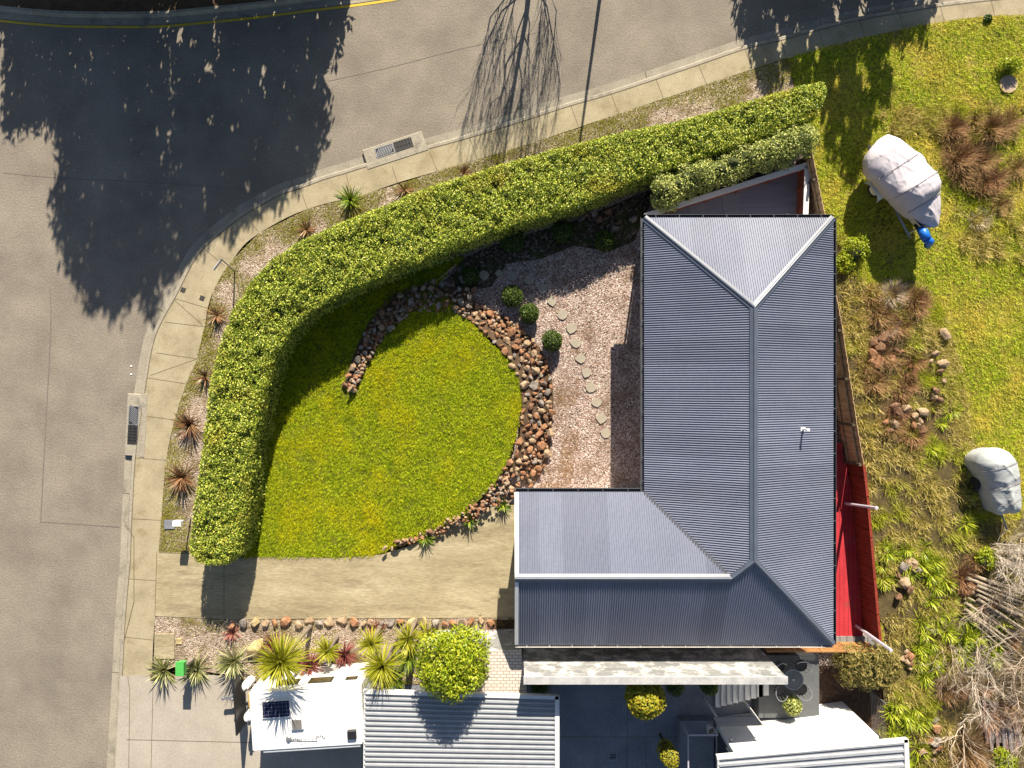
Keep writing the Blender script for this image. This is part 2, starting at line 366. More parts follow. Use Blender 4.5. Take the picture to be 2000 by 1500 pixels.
def brick(name, c1, c2, mortar, sx, sy, rot=0, msz=.012, stain=None):
    m, t, b = newmat(name); c = coords(t); mp = t.nodes.new('ShaderNodeMapping'); t.links.new(c, mp.inputs[0])
    mp.inputs['Rotation'].default_value = (rot, 0, 0)
    k = t.nodes.new('ShaderNodeTexBrick'); t.links.new(mp.outputs[0], k.inputs['Vector'])
    k.inputs['Color1'].default_value = (*c1, 1); k.inputs['Color2'].default_value = (*c2, 1); k.inputs['Mortar'].default_value = (*mortar, 1)
    k.inputs['Scale'].default_value = 1.0; k.inputs['Mortar Size'].default_value = msz
    k.inputs['Brick Width'].default_value = sx; k.inputs['Row Height'].default_value = sy
    o = k.outputs[0]
    if stain:
        n3 = noise(t, stain[1], 5, .7, c); r3 = ramp(t, ((0,)*3, (1,)*3), [stain[2], stain[3]]); t.links.new(n3.outputs[0], r3.inputs[0])
        o = mixc(t, o, stain[0], r3.outputs[0])
    t.links.new(o, b.inputs['Base Color']); b.inputs['Roughness'].default_value = .9; b.inputs['Specular IOR Level'].default_value = .2
    bump(t, b, k.outputs['Fac'], -.3, .01); return m
M['block'] = brick('grey_block_wall', (.17,.175,.175), (.25,.25,.245), (.14,.14,.14), .4, .2, R(90), .008, stain=((.52,.52,.50), 1.8, .47, .62))
M['paver'] = brick('white_pavers', (.50,.45,.40), (.58,.53,.48), (.22,.15,.12), .21, .11, 0, .010)
def solar_mat():
    m, t, b = newmat('solar_cells'); c = coords(t)
    k = t.nodes.new('ShaderNodeTexBrick'); t.links.new(c, k.inputs['Vector']); k.offset = 0.0
    k.inputs['Color1'].default_value = (.006,.008,.03,1); k.inputs['Color2'].default_value = (.008,.01,.04,1)
    k.inputs['Mortar'].default_value = (.12,.13,.18,1); k.inputs['Scale'].default_value = 1; k.inputs['Mortar Size'].default_value = .006
    k.inputs['Brick Width'].default_value = .125; k.inputs['Row Height'].default_value = .125
    t.links.new(k.outputs[0], b.inputs['Base Color']); b.inputs['Roughness'].default_value = .15; return m
M['solar'] = solar_mat()

# ------------------------------------------------------------------ foliage generators
def unit(a): return a / (np.linalg.norm(a, axis=1)[:, None] + 1e-9)
def leaf_arrays(Pn, Nn, size, aspect=.5, jitter=.6):
    n = len(Pn); nr = unit(Nn + rng.normal(0, jitter, (n, 3)))
    t = unit(np.cross(nr, rng.normal(0, 1, (n, 3)))); b = np.cross(nr, t)
    sz = (size * rng.uniform(.65, 1.35, n))[:, None]
    V = np.stack([Pn - t*sz*.5, Pn + b*sz*aspect*.5 + nr*sz*.06, Pn + t*sz*.5, Pn - b*sz*aspect*.5 + nr*sz*.06], 1).reshape(-1, 3)
    return V, np.arange(n*4).reshape(-1, 4)
def blob_points(n, c, r, shell=.75):
    d = unit(rng.normal(0, 1, (n, 3))); rad = rng.uniform(shell, 1.0, n)[:, None]
    return np.asarray(c) + d * np.asarray(r) * rad, d
def grass(name, pts, L, W, mat, zf=None, kind='stuff', upright=.6, per=1, spread=.0):
    n = len(pts); base = np.zeros((n, 3)); base[:, :2] = pts; 
    if zf is not None: base[:, 2] = zf(pts[:, 0], pts[:, 1])
    if per > 1:
        base = np.repeat(base, per, 0); base[:, :2] += rng.normal(0, spread, (n*per, 2)); n *= per
    a = rng.uniform(0, 2*math.pi, n); el = rng.uniform(upright*.5, min(1.5, upright*1.7), n); l = L * rng.uniform(.5, 1.3, n)
    d = np.c_[np.cos(a)*np.cos(el), np.sin(a)*np.cos(el), np.sin(el)] * l[:, None]
    s = np.c_[-np.sin(a), np.cos(a), np.zeros(n)] * (W * rng.uniform(.6, 1.3, n))[:, None] * .5
    V = np.stack([base - s, base + s, base + d], 1).reshape(-1, 3)
    o = link(name, np_mesh(name, V, np.arange(n*3).reshape(-1, 3)), mat)
    if kind: o['kind'] = kind
    return o
def strap_arrays(n, L, W, el=(.2, 1.4), droop=1.0, seg=4, z0=0.0, spread=.04, curl=0.0):
    V = []; F = []; 
    for i in range(n):
        a = random.uniform(0, 2*math.pi); e = random.uniform(*el); l = L * random.uniform(.7, 1.15); w = W * random.uniform(.75, 1.2)
        p = Vector((math.cos(a)*spread*random.random(), math.sin(a)*spread*random.random(), z0))
        dr = droop * random.uniform(.5, 1.3); b = len(V)
        for k in range(seg + 1):
            t = k / seg; ww = w * (0.55 + 1.2*t)*(1 - t)**.75 if k < seg else 0.002
            if k == 0: ww = w * .6
            sd = Vector((-math.sin(a), math.cos(a), 0)) * ww * .5
            V += [p - sd, p + sd]
            ee = e - dr * t * t
            p = p + Vector((math.cos(a)*math.cos(ee), math.sin(a)*math.cos(ee), math.sin(ee))) * (l / seg)
            a += curl * random.uniform(-1, 1)
            if k < seg: F.append((b+2*k, b+2*k+1, b+2*k+3, b+2*k+2))
    return np.array([tuple(v) for v in V]), np.array(F)
def strap_plant(name, label, cat, px, py, n, L, W, mat, trunk=0.0, el=(.15, 1.4), droop=.8, group=None, zb=0.0, seg=4, lean=(0, 0)):
    V, F = strap_arrays(n, L, W, el, droop, seg, trunk)
    q = P(px, py, zb + trunk)
    if trunk <= 0.12:
        o = link(name, np_mesh(name, V, F), mat); o.location = (q.x, q.y, zb); return tag(o, label, cat, group)
    t = thing(name, label, cat, (q.x, q.y, zb), 0, group)
    V[:, 0] += lean[0]; V[:, 1] += lean[1]
    link('foliage', np_mesh('foliage', V, F), mat, t)
    MB().tube([(0, 0, -.05), (lean[0]*.5, lean[1]*.5, trunk*.5), (lean[0], lean[1], trunk+.05)], [.09, .07, .06], 8).build('trunk', M['bark'], t)
    return t
def shrub(name, label, cat, px, py, r, h, mat, n=2500, leaf=.08, group=None, zb=0.0, clumps=0, aspect=.5, ry=None, core=True, jitter=.6, crad=.4):
    """leafy shrub: foliage shell of leaves over a solid core coloured dark as inner shade, on a short stem"""
    zc = zb + h * .55; q = P(px, py, zc); t = thing(name, label, cat, (q.x, q.y, zb), 0, group)
    rr = np.array([r, ry or r, h * .48]); c0 = np.array([0, 0, h * .55]); Ps = []; Ns = []
    if clumps:
        for i in range(clumps):
            d = unit(rng.normal(0, 1, (1, 3)))[0]; d[2] = abs(d[2])*1.1 - .25
            cc = c0 + d * rr * rng.uniform(.45, .85); cr = crad * rng.uniform(.7, 1.25)
            p, nn = blob_points(n // clumps, cc, (cr, cr, cr*.8), .5); Ps.append(p); Ns.append(nn + [0, 0, .4])
    else:
        p, nn = blob_points(n, c0, rr, .82)
        wob = 1 + .16*(vnoise(p[:, 0] + 9, p[:, 1] + p[:, 2], 3.0) - .5)[:, None]
        Ps.append(c0 + (p - c0) * wob); Ns.append(nn + [0, 0, .2])
    Pn = np.concatenate(Ps); Nn = np.concatenate(Ns); Pn[:, 2] = np.maximum(Pn[:, 2], .03)
    V, F = leaf_arrays(Pn, Nn, leaf, aspect, jitter); link('foliage', np_mesh('foliage', V, F), mat, t)
    if core:
        k = .62 if clumps else .8
        mb = MB(); prof = [(max(.01, math.sin(a)) * 1.0, -math.cos(a)) for a in np.linspace(0, math.pi, 9)]
        mb.lathe((0, 0, 0), prof, 14); mb.v = [(v[0]*rr[0]*k, v[1]*rr[1]*k, max(.02, v[2]*rr[2]*k + c0[2])) for v in mb.v]
        mb.build('shade_core', M['shadecore'], t, True)
    MB().tube([(0, 0, -.05), (.02, .01, h*.5)], [.06, .04], 7).build('stem', M['trunk'], t)
    return t
def branches(mb, p, d, L, r, depth, spread=.6, kids=3, n=4, up=.1, wig=.18):
    pts = [Vector(p)]; q = Vector(p); d = Vector(d).normalized(); segs = 4
    for i in range(segs):
        d = (d + Vector((random.gauss(0, wig), random.gauss(0, wig), random.gauss(0, wig) + up*.3))).normalized()
        q = q + d * (L / segs); pts.append(q.copy())
    mb.tube(pts, [r * (1 - .14*i) for i in range(segs+1)], n if depth > 1 else 3, False)
    if depth <= 0: return
    for k in range(kids):
        i = random.randint(1, segs); a = random.uniform(0, 6.28)
        s = Vector((math.cos(a), math.sin(a), random.uniform(-.2, .5)))
        nd = (d + s * spread * random.uniform(.6, 1.4)).normalized()
        branches(mb, pts[i], nd, L * random.uniform(.5, .8), r * .55, depth - 1, spread, kids, n, up, wig)
# ================================================================== SETTING
LIP = [(196,1640),(205,1500),(215,1330),(222,1200),(231,1095),(234,1018),(241,895),(252,810),(263,741),(273,682),(285,640),(304,601),(322,570),(336,542),(355,505),(378,472),(420,434),(462,402),(500,380),(539,359),(581,345),(630,327),(665,317),(706,304),(765,286),(832,268),(909,247),(1000,219),(1105,185),(1182,163),(1273,133),(1350,107),(1450,73),(1513,58),(1590,37),(1671,17),(1751,3),(1830,-10),(1930,-22),(2050,-32),(2300,-45)]
PROP = [(292,1640),(294,1500),(297,1330),(299,1260),(303,1204),(307,1134),(311,1070),(315,1018),(325,899),(341,822),(364,750),(385,703),(395,668),(401,633),(406,601),(416,570),(437,531),(455,507),(476,479),(507,455),(560,425),(602,408),(647,395),(713,380),(776,357),(874,329),(986,296),(1038,280),(1133,250),(1210,222),(1297,194),(1377,166),(1475,135),(1538,115),(1611,94),(1688,73),(1737,63),(1825,45),(1895,35),(1947,31),(2000,30),(2100,30),(2300,36)]
W2 = lambda pts: np.array([tuple(P(a, b))[:2] for a, b in pts])
lip = smoothline(W2(LIP)); prop = smoothline(W2(PROP))
kb0 = offset(lip, -.28); kb1 = offset(lip, -.42)      # kerb face, kerb back (towards the property: right of travel)
ROADZ = -.13
far = 60.0
road_poly = [tuple(p) for p in lip] + [(far, 15.6), (far, 40), (-far, 40), (-far, -far), (lip[0][0]-.1, -far)]
opp = smoothline(W2([(-300,10),(-100,22),(0,34),(75,41),(150,45),(300,45),(400,37),(500,27),(600,14),(715,0),(850,-22),(1000,-52),(1300,-125),(1600,-200)]))
# road sheet: everything between the two kerb lines
road_poly = [tuple(p) for p in lip] + [(far, 16.2), (far, 40), (opp[-1][0], opp[-1][1])] + [tuple(p) for p in opp[::-1]] + [(-far, opp[0][1]), (-far, -far), (lip[0][0], -far)]
sheet('road', road_poly, ROADZ, M['asphalt'])
sheet('ground', [(-250,-250),(250,-250),(250,250),(-250,250)], -.45, M['ground'])
# resurfaced strip and seams in the asphalt
pm = MB(); ribbon(pm, smoothline(W2([(92,560),(94,640),(84,830),(74,1020)])), smoothline(W2([(94,560),(96,640),(86,830),(76,1020)])), ROADZ+.006, ROADZ+.006)
ribbon(pm, smoothline(W2([(74,1020),(140,1024),(231,1030)])), smoothline(W2([(74,1021.5),(140,1025.5),(231,1032)])), ROADZ+.006, ROADZ+.006)
ribbon(pm, smoothline(W2([(0,335),(110,345),(330,356),(520,372)])), smoothline(W2([(0,336),(110,346),(330,357),(520,373)])), ROADZ+.006, ROADZ+.006)
ribbon(pm, smoothline(W2([(640,155),(760,128),(900,92),(1050,60)])), smoothline(W2([(640,156),(760,129),(900,93),(1050,60.6)])), ROADZ+.006, ROADZ+.006)
o = pm.build('road_seams', M['tar']); o['kind'] = 'structure'
pp = [tuple(P(a, b))[:2] for a, b in [(78,1022),(86,840),(97,640),(262,655),(250,760),(240,900),(229,1028)]]
#sheet('road_patch', pp, ROADZ+.004, M['asphalt_patch'])
# kerb and gutter, one cast concrete profile
def kerb(name, ln, sgn):
    mb = MB(); prof = [(0, ROADZ+.012), (.27, ROADZ-.01), (.30, ROADZ+.10), (.34, 0.012), (.44, 0.014)]
    ls = [offset(ln, -sgn*d) for d, z in prof]
    for (a, (d0, z0)), (b, (d1, z1)) in zip(zip(ls, prof), zip(ls[1:], prof[1:])): 
        if sgn > 0: ribbon(mb, b, a, z1, z0)
        else: ribbon(mb, a, b, z0, z1)
    o = mb.build(name, M['kerb']); o['kind'] = 'structure'; return o
kerb('kerb', lip, 1); kerb('far_kerb', opp, -1)
kb = offset(lip, -.43)
path_poly = [tuple(p) for p in kb] + [tuple(p) for p in prop[::-1]]
sheet('footpath', path_poly, .006, M['concrete'], grid=.6)
yl = MB(); ribbon(yl, offset(opp, -.03), offset(opp, -.12), ROADZ+.008, ROADZ+.008)
# opp runs left to right with the road on its right-hand side
o = yl.build('yellow_edge_line', M['yellow']); o['kind'] = 'structure'
verge_far = [tuple(p) for p in offset(opp, .42)] + [(60, 60), (-60, 60), (-60, 15)]
sheet('far_verge', verge_far, .0, M['soil'])
# joints tooled into the path and kerb
JO = [((258,1013),(314,1016)),((244,1130),(307,1134)),((242,1244),(301,1250)),((262,894),(325,899)),((288,813),(341,820)),((288,738),(366,750)),((294,733),(385,701)),((305,689),(386,701)),((322,629),(399,638)),((338,582),(406,602)),((340,585),(397,636)),((400,487),(440,520)),((487,430),(505,453)),((585,364),(600,407)),((676,338),(686,386)),((766,325),(776,357)),((839,297),(854,334)),((916,266),(932,311)),((968,250),(984,296)),((1020,238),(1036,280)),((1115,206),(1130,248)),((1192,180),(1208,222)),((1280,150),(1296,194)),((1363,124),(1380,165)),((1454,94),(1469,134)),((1524,72),(1535,112)),((1597,56),(1610,94)),((1678,38),(1689,72)),((1755,21),(1764,58)),((1835,7),(1844,42)),((1935,-3),(1942,30))]
jm = MB()
def strip(mb, a, b, wd, z, z2=None):
    a = Vector(a); b = Vector(b); d = (b - a); nn = Vector((-d.y, d.x, 0)).normalized() * wd / 2
    z2 = z if z2 is None else z2
    q = [(a.x-nn.x, a.y-nn.y, z), (b.x-nn.x, b.y-nn.y, z2), (b.x+nn.x, b.y+nn.y, z2), (a.x+nn.x, a.y+nn.y, z)]
    mb.add(q, [(0,1,2,3)])
for a, b in JO: strip(jm, P(*a), P(*b), .017, .0105)
ribbon(jm, offset(lip, -.445), offset(lip, -.47), .0105, .0105)
for i in range(24, len(lip)-1, 26):
    n0 = lip[i]; n1 = offset(lip, -.26)[i]; strip(jm, (n0[0], n0[1], 0), (n1[0], n1[1], 0), .02, ROADZ+.018, ROADZ-.002)
o = jm.build('footpath_joints', M['joint']); o['kind'] = 'structure'

# the corner block: gravel yard, verge, lawn, driveway
HI = [(475,1090),(478,1040),(486,980),(494,920),(504,860),(518,800),(532,750),(548,705),(572,665),(612,630),(660,600),(720,570),(780,545),(840,520),(900,500),(960,476),(1040,452),(1120,430),(1180,405),(1240,378),(1300,358)]
block = PL([(311,1078),(315,1018),(325,899),(341,822),(364,750),(385,703),(401,633),(416,570),(437,531),(455,507),(507,455),(602,408),(713,380),(874,329),(1038,280),(1210,222),(1377,166),(1538,113),(1600,250),(1640,420),(1660,560),(1690,800),(1720,1300),(1000,1300),(1000,1000),(700,1085)])
sheet('gravel_yard', block, .0, M['gravel'], grid=.5)
vpoly = PL([(311,1078),(315,1018),(325,899),(341,822),(364,750),(385,703),(401,633),(416,570),(437,531),(455,507),(507,455),(602,408),(713,380),(874,329),(1038,280),(1210,222),(1377,166),(1538,113),(1600,165),(1560,180),(1400,235),(1200,280),(1000,335),(800,400),(640,465),(540,520),(460,620),(420,740),(400,880),(380,1000),(375,1080)])
sheet('verge', vpoly, .006, M['verge'], grid=.5)
LAWN = [(470,1088),(560,1087),(660,1089),(740,1083),(765,1070),(822,1047),(875,1018),(925,985),(965,945),(990,900),(1008,850),(1018,790),(1014,745),(996,706),(962,674),(930,640),(902,616),(888,592),(852,560),(880,528),(910,500)] + HI[13::-1]
def ss(a, b, x): t = np.clip((x - a) / (b - a), 0, 1); return t*t*(3-2*t)
def lawn_z(x, y):
    px = 1000 + np.asarray(x)*S; py = 750 - np.asarray(y)*S
    return .36 * ss(640, 940, px) * ss(1090, 990, py) * ss(520, 600, py) + .05*(vnoise(x, y, .8) - .5) * ss(1092, 1050, py) + .03*vnoise(x, y, 3.0)
lawnp = PL(LAWN); sheet('lawn', lawnp, .012, M['lawn'], grid=.22, zf=lawn_z)
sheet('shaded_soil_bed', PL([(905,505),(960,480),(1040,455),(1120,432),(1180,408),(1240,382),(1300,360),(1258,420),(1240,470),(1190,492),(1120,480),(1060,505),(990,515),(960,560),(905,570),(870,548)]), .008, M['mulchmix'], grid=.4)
# soil strip under the hedge
sheet('soil_strip', PL([(466,1089),(470,1040),(480,950),(492,880),(508,810),(528,750),(545,705),(520,690),(470,800),(440,1000),(430,1089)]), .045, M['bank'], grid=.3)
DR = [(307,1077),(390,1080),(475,1089),(560,1087),(660,1089),(745,1083),(800,1066),(860,1040),(910,1016),(960,990),(1010,985),(1060,985),(1060,1216),(1000,1206),(800,1207),(600,1208),(455,1210),(303,1203)]
sheet('driveway', PL(DR), .018, M['drive'], grid=.5)
jm = MB()
for a, b in (((307,1077),(303,1203)),((438,1084),(438,1209)),((311,1079),(390,1081))): strip(jm, P(*a), P(*b), .02, .0235)
o = jm.build('driveway_joints', M['joint']); o['kind'] = 'structure'
# neighbour's strip garden, driveway and lower ground
bed = PL([(303,1204),(455,1211),(700,1209),(1020,1207),(1020,1262),(880,1330),(730,1345),(480,1330),(440,1318),(300,1296)])
sheet('garden_bed', bed, .004, M['verge'], grid=.5)
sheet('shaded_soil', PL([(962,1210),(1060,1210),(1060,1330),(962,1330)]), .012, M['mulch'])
sheet('neighbour_driveway', PL([(236,1320),(300,1318),(440,1318),(500,1335),(740,1345),(740,1700),(214,1700)]), .016, M['drive2'], grid=.6)
jm = MB()
for a, b in (((250,1320),(254,1352)),((254,1352),(250,1640)),((300,1318),(292,1640)),((248,1444),(500,1450)),((242,1015),(262,1050)),((262,1050),(262,1175)),((262,1175),(243,1250))): strip(jm, P(*a), P(*b), .02, .0215)
o = jm.build('neighbour_driveway_joints', M['joint']); o['kind'] = 'structure'
sheet('courtyard', PL([(700,1190),(1480,1190),(1480,1700),(700,1700)]), -.02, M['court'], grid=.8)
jm = MB()
for a, b in (((1080,1440),(1330,1440)),((1230,1190),(1222,1600)),((1085,1560),(1330,1560)),((1262,1440),(1262,1600))): strip(jm, P(*a), P(*b), .018, -.0155)
o = jm.build('courtyard_joints', M['joint']); o['kind'] = 'structure'
sheet('bark_bed', PL([(1470,1180),(1760,1180),(1770,1480),(1480,1480)]), -.012, M['mulch'], grid=.5)
# grassy slope to the east
MEAD = [(1540,112),(1611,94),(1688,73),(1737,63),(1825,45),(1895,35),(1947,31),(2000,30),(2300,36),(2500,1800),(1735,1800),(1740,1480),(1728,1300),(1706,1190),(1690,1000),(1664,860),(1646,760),(1634,640),(1615,560),(1592,420),(1570,300),(1556,200)]
def mead_z(x, y): 
    px = 1000 + np.asarray(x)*S; py = 750 - np.asarray(y)*S
    return .10*(vnoise(x, y, .7)-.5)*ss(60, 140, py) + .025*vnoise(x, y, 3.5)
meadp = PL(MEAD); sheet('meadow', meadp, .0, M['meadow'], grid=.3, zf=mead_z)
rough_poly0 = PL([(1612,420),(1660,470),(1700,560),(1790,560),(1815,640),(1850,720),(1860,830),(1900,900),(1930,1010),(2000,1010),(2200,1000),(2200,1700),(1740,1700),(1735,1300),(1715,1190),(1695,1000),(1668,860),(1650,760),(1638,640)])
_rp = smoothline([(v[0], v[1]) for v in rough_poly0] + [(rough_poly0[0][0], rough_poly0[0][1])], .3)[:-1]
rough_poly = [(a + .5*(vnoise(a, b, 1.3)-.5) + rng.normal(0,.06), b + .5*(vnoise(a+50, b, 1.3)-.5)) for a, b in _rp]
sheet('rough_soil', rough_poly, .05, M['bank'], grid=.4, zf=mead_z)

# ---- grass you cannot count
RING = [(683,758),(695,722),(715,682),(735,648),(765,612),(800,587),(840,573),(880,578),(920,592)]
BANK = [(905,598),(940,618),(978,645),(1012,675),(1040,722),(1050,780),(1046,840),(1040,890),(1012,932),(970,965),(935,988)]
pts = scatter(lawnp, 30000)
pts = pts[(polydist(pts[:, 0], pts[:, 1], W2(RING), False) > .36) & (polydist(pts[:, 0], pts[:, 1], W2(BANK), False) > .40)]
pts = pts + rng.normal(0, .035, pts.shape); pts = pts[(vnoise(pts[:, 0]+3, pts[:, 1], 2.4) < .88) | (rng.random(len(pts)) < .3)]
grass('lawn_grass', pts, .10, .020, M['blade'], lambda x, y: lawn_z(x, y) + .012, upright=.62, per=5, spread=.028)
pts = scatter(PL(MEAD[:9] + [(2150,1250),(1900,1250),(1900,1000),(1850,720),(1815,640),(1720,560)] + MEAD[-4:]), 32000)
grass('meadow_grass', pts, .13, .022, M['mblade'], mead_z, upright=.6, per=5, spread=.035)
ep = scatter(PL([(1780,540),(1840,600),(1880,740),(1900,880),(1870,900),(1830,740),(1790,620)]), 2600)
grass('edge_grass', ep, .2, .026, M['dry'], mead_z, upright=.65, per=4, spread=.05)
# dry tussocks: clustered blades on the rough slope and the meadow edge
tp = scatter(rough_poly, 2500); tp2 = scatter(PL([(1830,200),(2060,190),(2060,520),(1880,500)]), 260); tp3 = scatter(PL([(1700,215),(1840,215),(1850,260),(1740,260)]), 60)
tp = np.concatenate([tp, tp2, tp3]); tp = tp[(vnoise(tp[:, 0], tp[:, 1], .9) > .12) & (vnoise(tp[:, 0]+8, tp[:, 1], 2.3) > .34) & ~((tp[:, 0] > 16.6) & (tp[:, 1] < -6.2))]
grass('tussock_grass', tp, .36, .030, M['dry'], mead_z, upright=.72, per=48, spread=.085)
rp = scatter(rough_poly, 42000); rp = rp[(vnoise(rp[:, 0]+4, rp[:, 1], .6) > .15) & (vnoise(rp[:, 0]+8, rp[:, 1], 2.3) > .42) & ~((rp[:, 0] > 16.6) & (rp[:, 1] < -6.2) & (rng.random(len(rp)) > .25))]
grass('rough_grass', rp, .18, .026, M['dry'], mead_z, upright=.7)
vp = scatter(vpoly, 60000); dpr = polydist(vp[:, 0], vp[:, 1], prop, False)
vp = vp[(vnoise(vp[:, 0], vp[:, 1], 1.1) - dpr*.55 + rng.normal(0, .1, len(vp))) > .10]
bp = scatter(bed, 9000); bp = bp[(vnoise(bp[:, 0]+7, bp[:, 1], 1.2) + rng.normal(0, .06, len(bp))) > .60]
grass('verge_grass', np.concatenate([vp, bp]), .085, .018, M['vblade'], None, upright=.6)
gp = scatter(PL([(1050,620),(1130,640),(1130,960),(1000,960),(1070,850)]), 9000); gp = gp[vnoise(gp[:, 0]+2, gp[:, 1], 1.5) > .60]
grass('gravel_weeds', gp, .10, .012, M['rusttwig'], None, upright=.5)

# ================================================================== MAIN HOUSE
EZ = 2.9; TS = .487
house = thing('main_house', 'single storey L-shaped house with blue grey corrugated hip roof on the corner block', 'house', (7.6, -3.0, 0))
HO = Vector((7.6, -3.0, 0))
XW, XE, YN, YS, XV, YV = 4.43, 10.77, 5.58, -8.73, .12, -3.62
hb = (XE - XW) / 2; XR = (XW + XE) / 2; RN = YN - hb; RS = YS + hb; RZ = EZ + hb*TS
wh = (YV - YS) / 2; YM = (YV + YS) / 2; WZ = EZ + wh*TS; XT = XW + wh
def corr(O, e, s, brk, pitch=.076, amp=.0165, tan=TS):
    us = [b[0] for b in brk]; u = np.arange(us[0], us[-1] + 1e-6, pitch/8)
    d0 = np.interp(u, us, [b[1] for b in brk]); d1 = np.interp(u, us, [b[2] for b in brk])
    h = amp * np.sin(2*np.pi*u/pitch); e = np.array(e); s = np.array(s); O = np.array(O)
    nn = np.array([-s[0]*tan, -s[1]*tan, 1.0]); nn /= np.linalg.norm(nn)
    def pt(d): return O + u[:, None]*e + d[:, None]*s + (d*tan)[:, None]*np.array([0,0,1.0]) + h[:, None]*nn
    A = pt(d0); B = pt(d1); n = len(u); V = np.concatenate([A, B]) - np.array(HO)
    k = np.arange(n-1); F = np.c_[k, k+1, n+k+1, n+k]
    w_ = np.cross(e, s)[2]
    if w_ < 0: F = F[:, ::-1]
    st = rng.random(400); ti = st[(u/.762).astype(int) % 400]; TONE.append(np.concatenate([ti, ti]))
    return V, F
TONE = []
parts = [corr((XW, YM, EZ), (0,1,0), (1,0,0), [(0, wh, wh), (RS-YM, wh-(RS-YM), hb), (YV-YM, 0, hb), (RN-YM, 0, hb), (YN-YM, 0, 0)]),
         corr((XE, YS, EZ), (0,1,0), (-1,0,0), [(0,0,0), (hb,0,hb), (RN-YS,0,hb), (YN-YS,0,0)]),
         corr((XW, YN, EZ), (1,0,0), (0,-1,0), [(0,0,0), (hb,0,hb), (2*hb,0,0)]),
         corr((XV, YS, EZ), (1,0,0), (0,1,0), [(0,0,wh), (XT-XV,0,wh), (XR-XV,0,hb), (XE-XV,0,0)]),
         corr((XV, YV, EZ), (1,0,0), (0,-1,0), [(0,0,wh), (XW-XV,0,wh), (XT-XV,wh,wh)])]
RV = []; RF = []; b = 0
for V, F in parts: RV.append(V); RF.append(F + b); b += len(V)
roof = link('roof', np_mesh('roof', np.concatenate(RV), np.concatenate(RF)), M['roof'], house); _at = roof.data.attributes.new('sheet_tone', 'FLOAT', 'POINT'); _at.data.foreach_set('value', np.concatenate(TONE).astype(np.float32)); roof.data.polygons.foreach_set('use_smooth', [True]*len(roof.data.polygons))
def L3(x, y, z): return Vector((x, y, z)) - HO
def cap(mb, p0, p1, w, drop, lift=.028):
    p0 = Vector(p0); p1 = Vector(p1); d = (p1 - p0).normalized(); sd = Vector((-d.y, d.x, 0)).normalized()
    pr = [(-w, -drop), (-.045, .0), (-.03, .035), (0, .05), (.03, .035), (.045, .0), (w, -drop)]
    vs = [p + sd*a + Vector((0,0,z+lift)) for p in (p0, p1) for a, z in pr]; n = len(pr)
    mb.add(vs, [(i, n+i, n+i+1, i+1) for i in range(n-1)])
for nm, a, b_ in (('ridge_cap', (XR,RN,RZ), (XR,RS,RZ)), ('ridge_cap', (XV-.02,YM,WZ), (XT,YM,WZ))):
    mb = MB(); cap(mb, L3(*a), L3(*b_), .135, .055); mb.build(nm, M['cap'], roof)
for a, b_ in (((XW,YN,EZ),(XR,RN,RZ)), ((XE,YN,EZ),(XR,RN,RZ)), ((XE,YS,EZ),(XR,RS,RZ)), ((XT,YM,WZ),(XR,RS,RZ))):
    mb = MB(); cap(mb, L3(*a), L3(*b_), .115, .03); mb.build('hip_cap', M['cap'], roof)
mb = MB(); va = L3(XW, YV, EZ); vb = L3(XT, YM, WZ); d = (vb-va); sd = Vector((-d.y, d.x, 0)).normalized()*.06
mb.add([va-sd+Vector((0,0,.022)), vb-sd+Vector((0,0,.022)), vb+sd+Vector((0,0,.022)), va+sd+Vector((0,0,.022))], [(3,2,1,0)]); mb.build('valley', M['valley'], roof)
# barge capping on the west gable of the wing
mb = MB()
for y0, z0, y1, z1 in ((YS, EZ, YM, WZ), (YV, EZ, YM, WZ)):
    a = L3(XV, y0, z0); c = L3(XV, y1, z1)
    mb.add([a+Vector((-.03,0,.03)), a+Vector((.09,0,.03)), c+Vector((.09,0,.03)), c+Vector((-.03,0,.03)), a+Vector((-.03,0,-.16)), c+Vector((-.03,0,-.16))], [(0,1,2,3) if y0 < y1 else (3,2,1,0), (0,3,5,4)])
mb.build('barge_board', M['offwhite'], house)
def gutter(pa, pb, out, mat, w=.115):
    mb = MB(); a = L3(pa[0], pa[1], 0); c = L3(pb[0], pb[1], 0); ov = Vector((out[0], out[1], 0)); m = (a+c)/2; ln = (c-a).length; ang = math.atan2(c.y-a.y, c.x-a.x)
    mb.box(m + ov*(w/2) + Vector((0,0,EZ-.15)), (ln, w, .012), ang)
    mb.box(m + ov*(w-.007) + Vector((0,0,EZ-.085)), (ln+.02, .014, .118), ang)
    mb.box(m + ov*.0 + Vector((0,0,EZ-.10)), (ln-.01, .016, .11), ang)
    n = int(ln/.75); 
    for i in range(n):
        t = (i+.5)/n; mb.box(a.lerp(c, t) + ov*(w/2) + Vector((0,0,EZ-.022)), (.03, w, .006) , ang)
    return mb.build('gutter', mat, house)
gutter((XW,YV+.0), (XW,YN), (-1,0), M['gutter']); gutter((XW,YN), (XE,YN), (0,1), M['gutter']); gutter((XE,YS), (XE,YN), (1,0), M['gutter'])
gutter((XV,YS), (XE,YS), (0,-1), M['gutterglint']); gutter((XV,YV), (XW-.12,YV), (0,1), M['gutter'])
iw = .38
wallp = [(XW+iw,YN-iw),(XE-iw,YN-iw),(XE-iw,YS+iw),(XV+.25,YS+iw),(XV+.25,YV-iw),(XW+iw,YV-iw)]
MB().prism([(p[0]-HO.x, p[1]-HO.y) for p in wallp], -.1, EZ-.16).build('wall', M['cream'], house)
sof = [(XW+.02,YN-.02),(XE-.02,YN-.02),(XE-.02,YS+.02),(XV+.02,YS+.02),(XV+.02,YV-.02),(XW+.02,YV-.02)]
MB().prism([(p[0]-HO.x, p[1]-HO.y) for p in sof], EZ-.155, EZ-.13).build('eaves_lining', M['offwhite'], house)
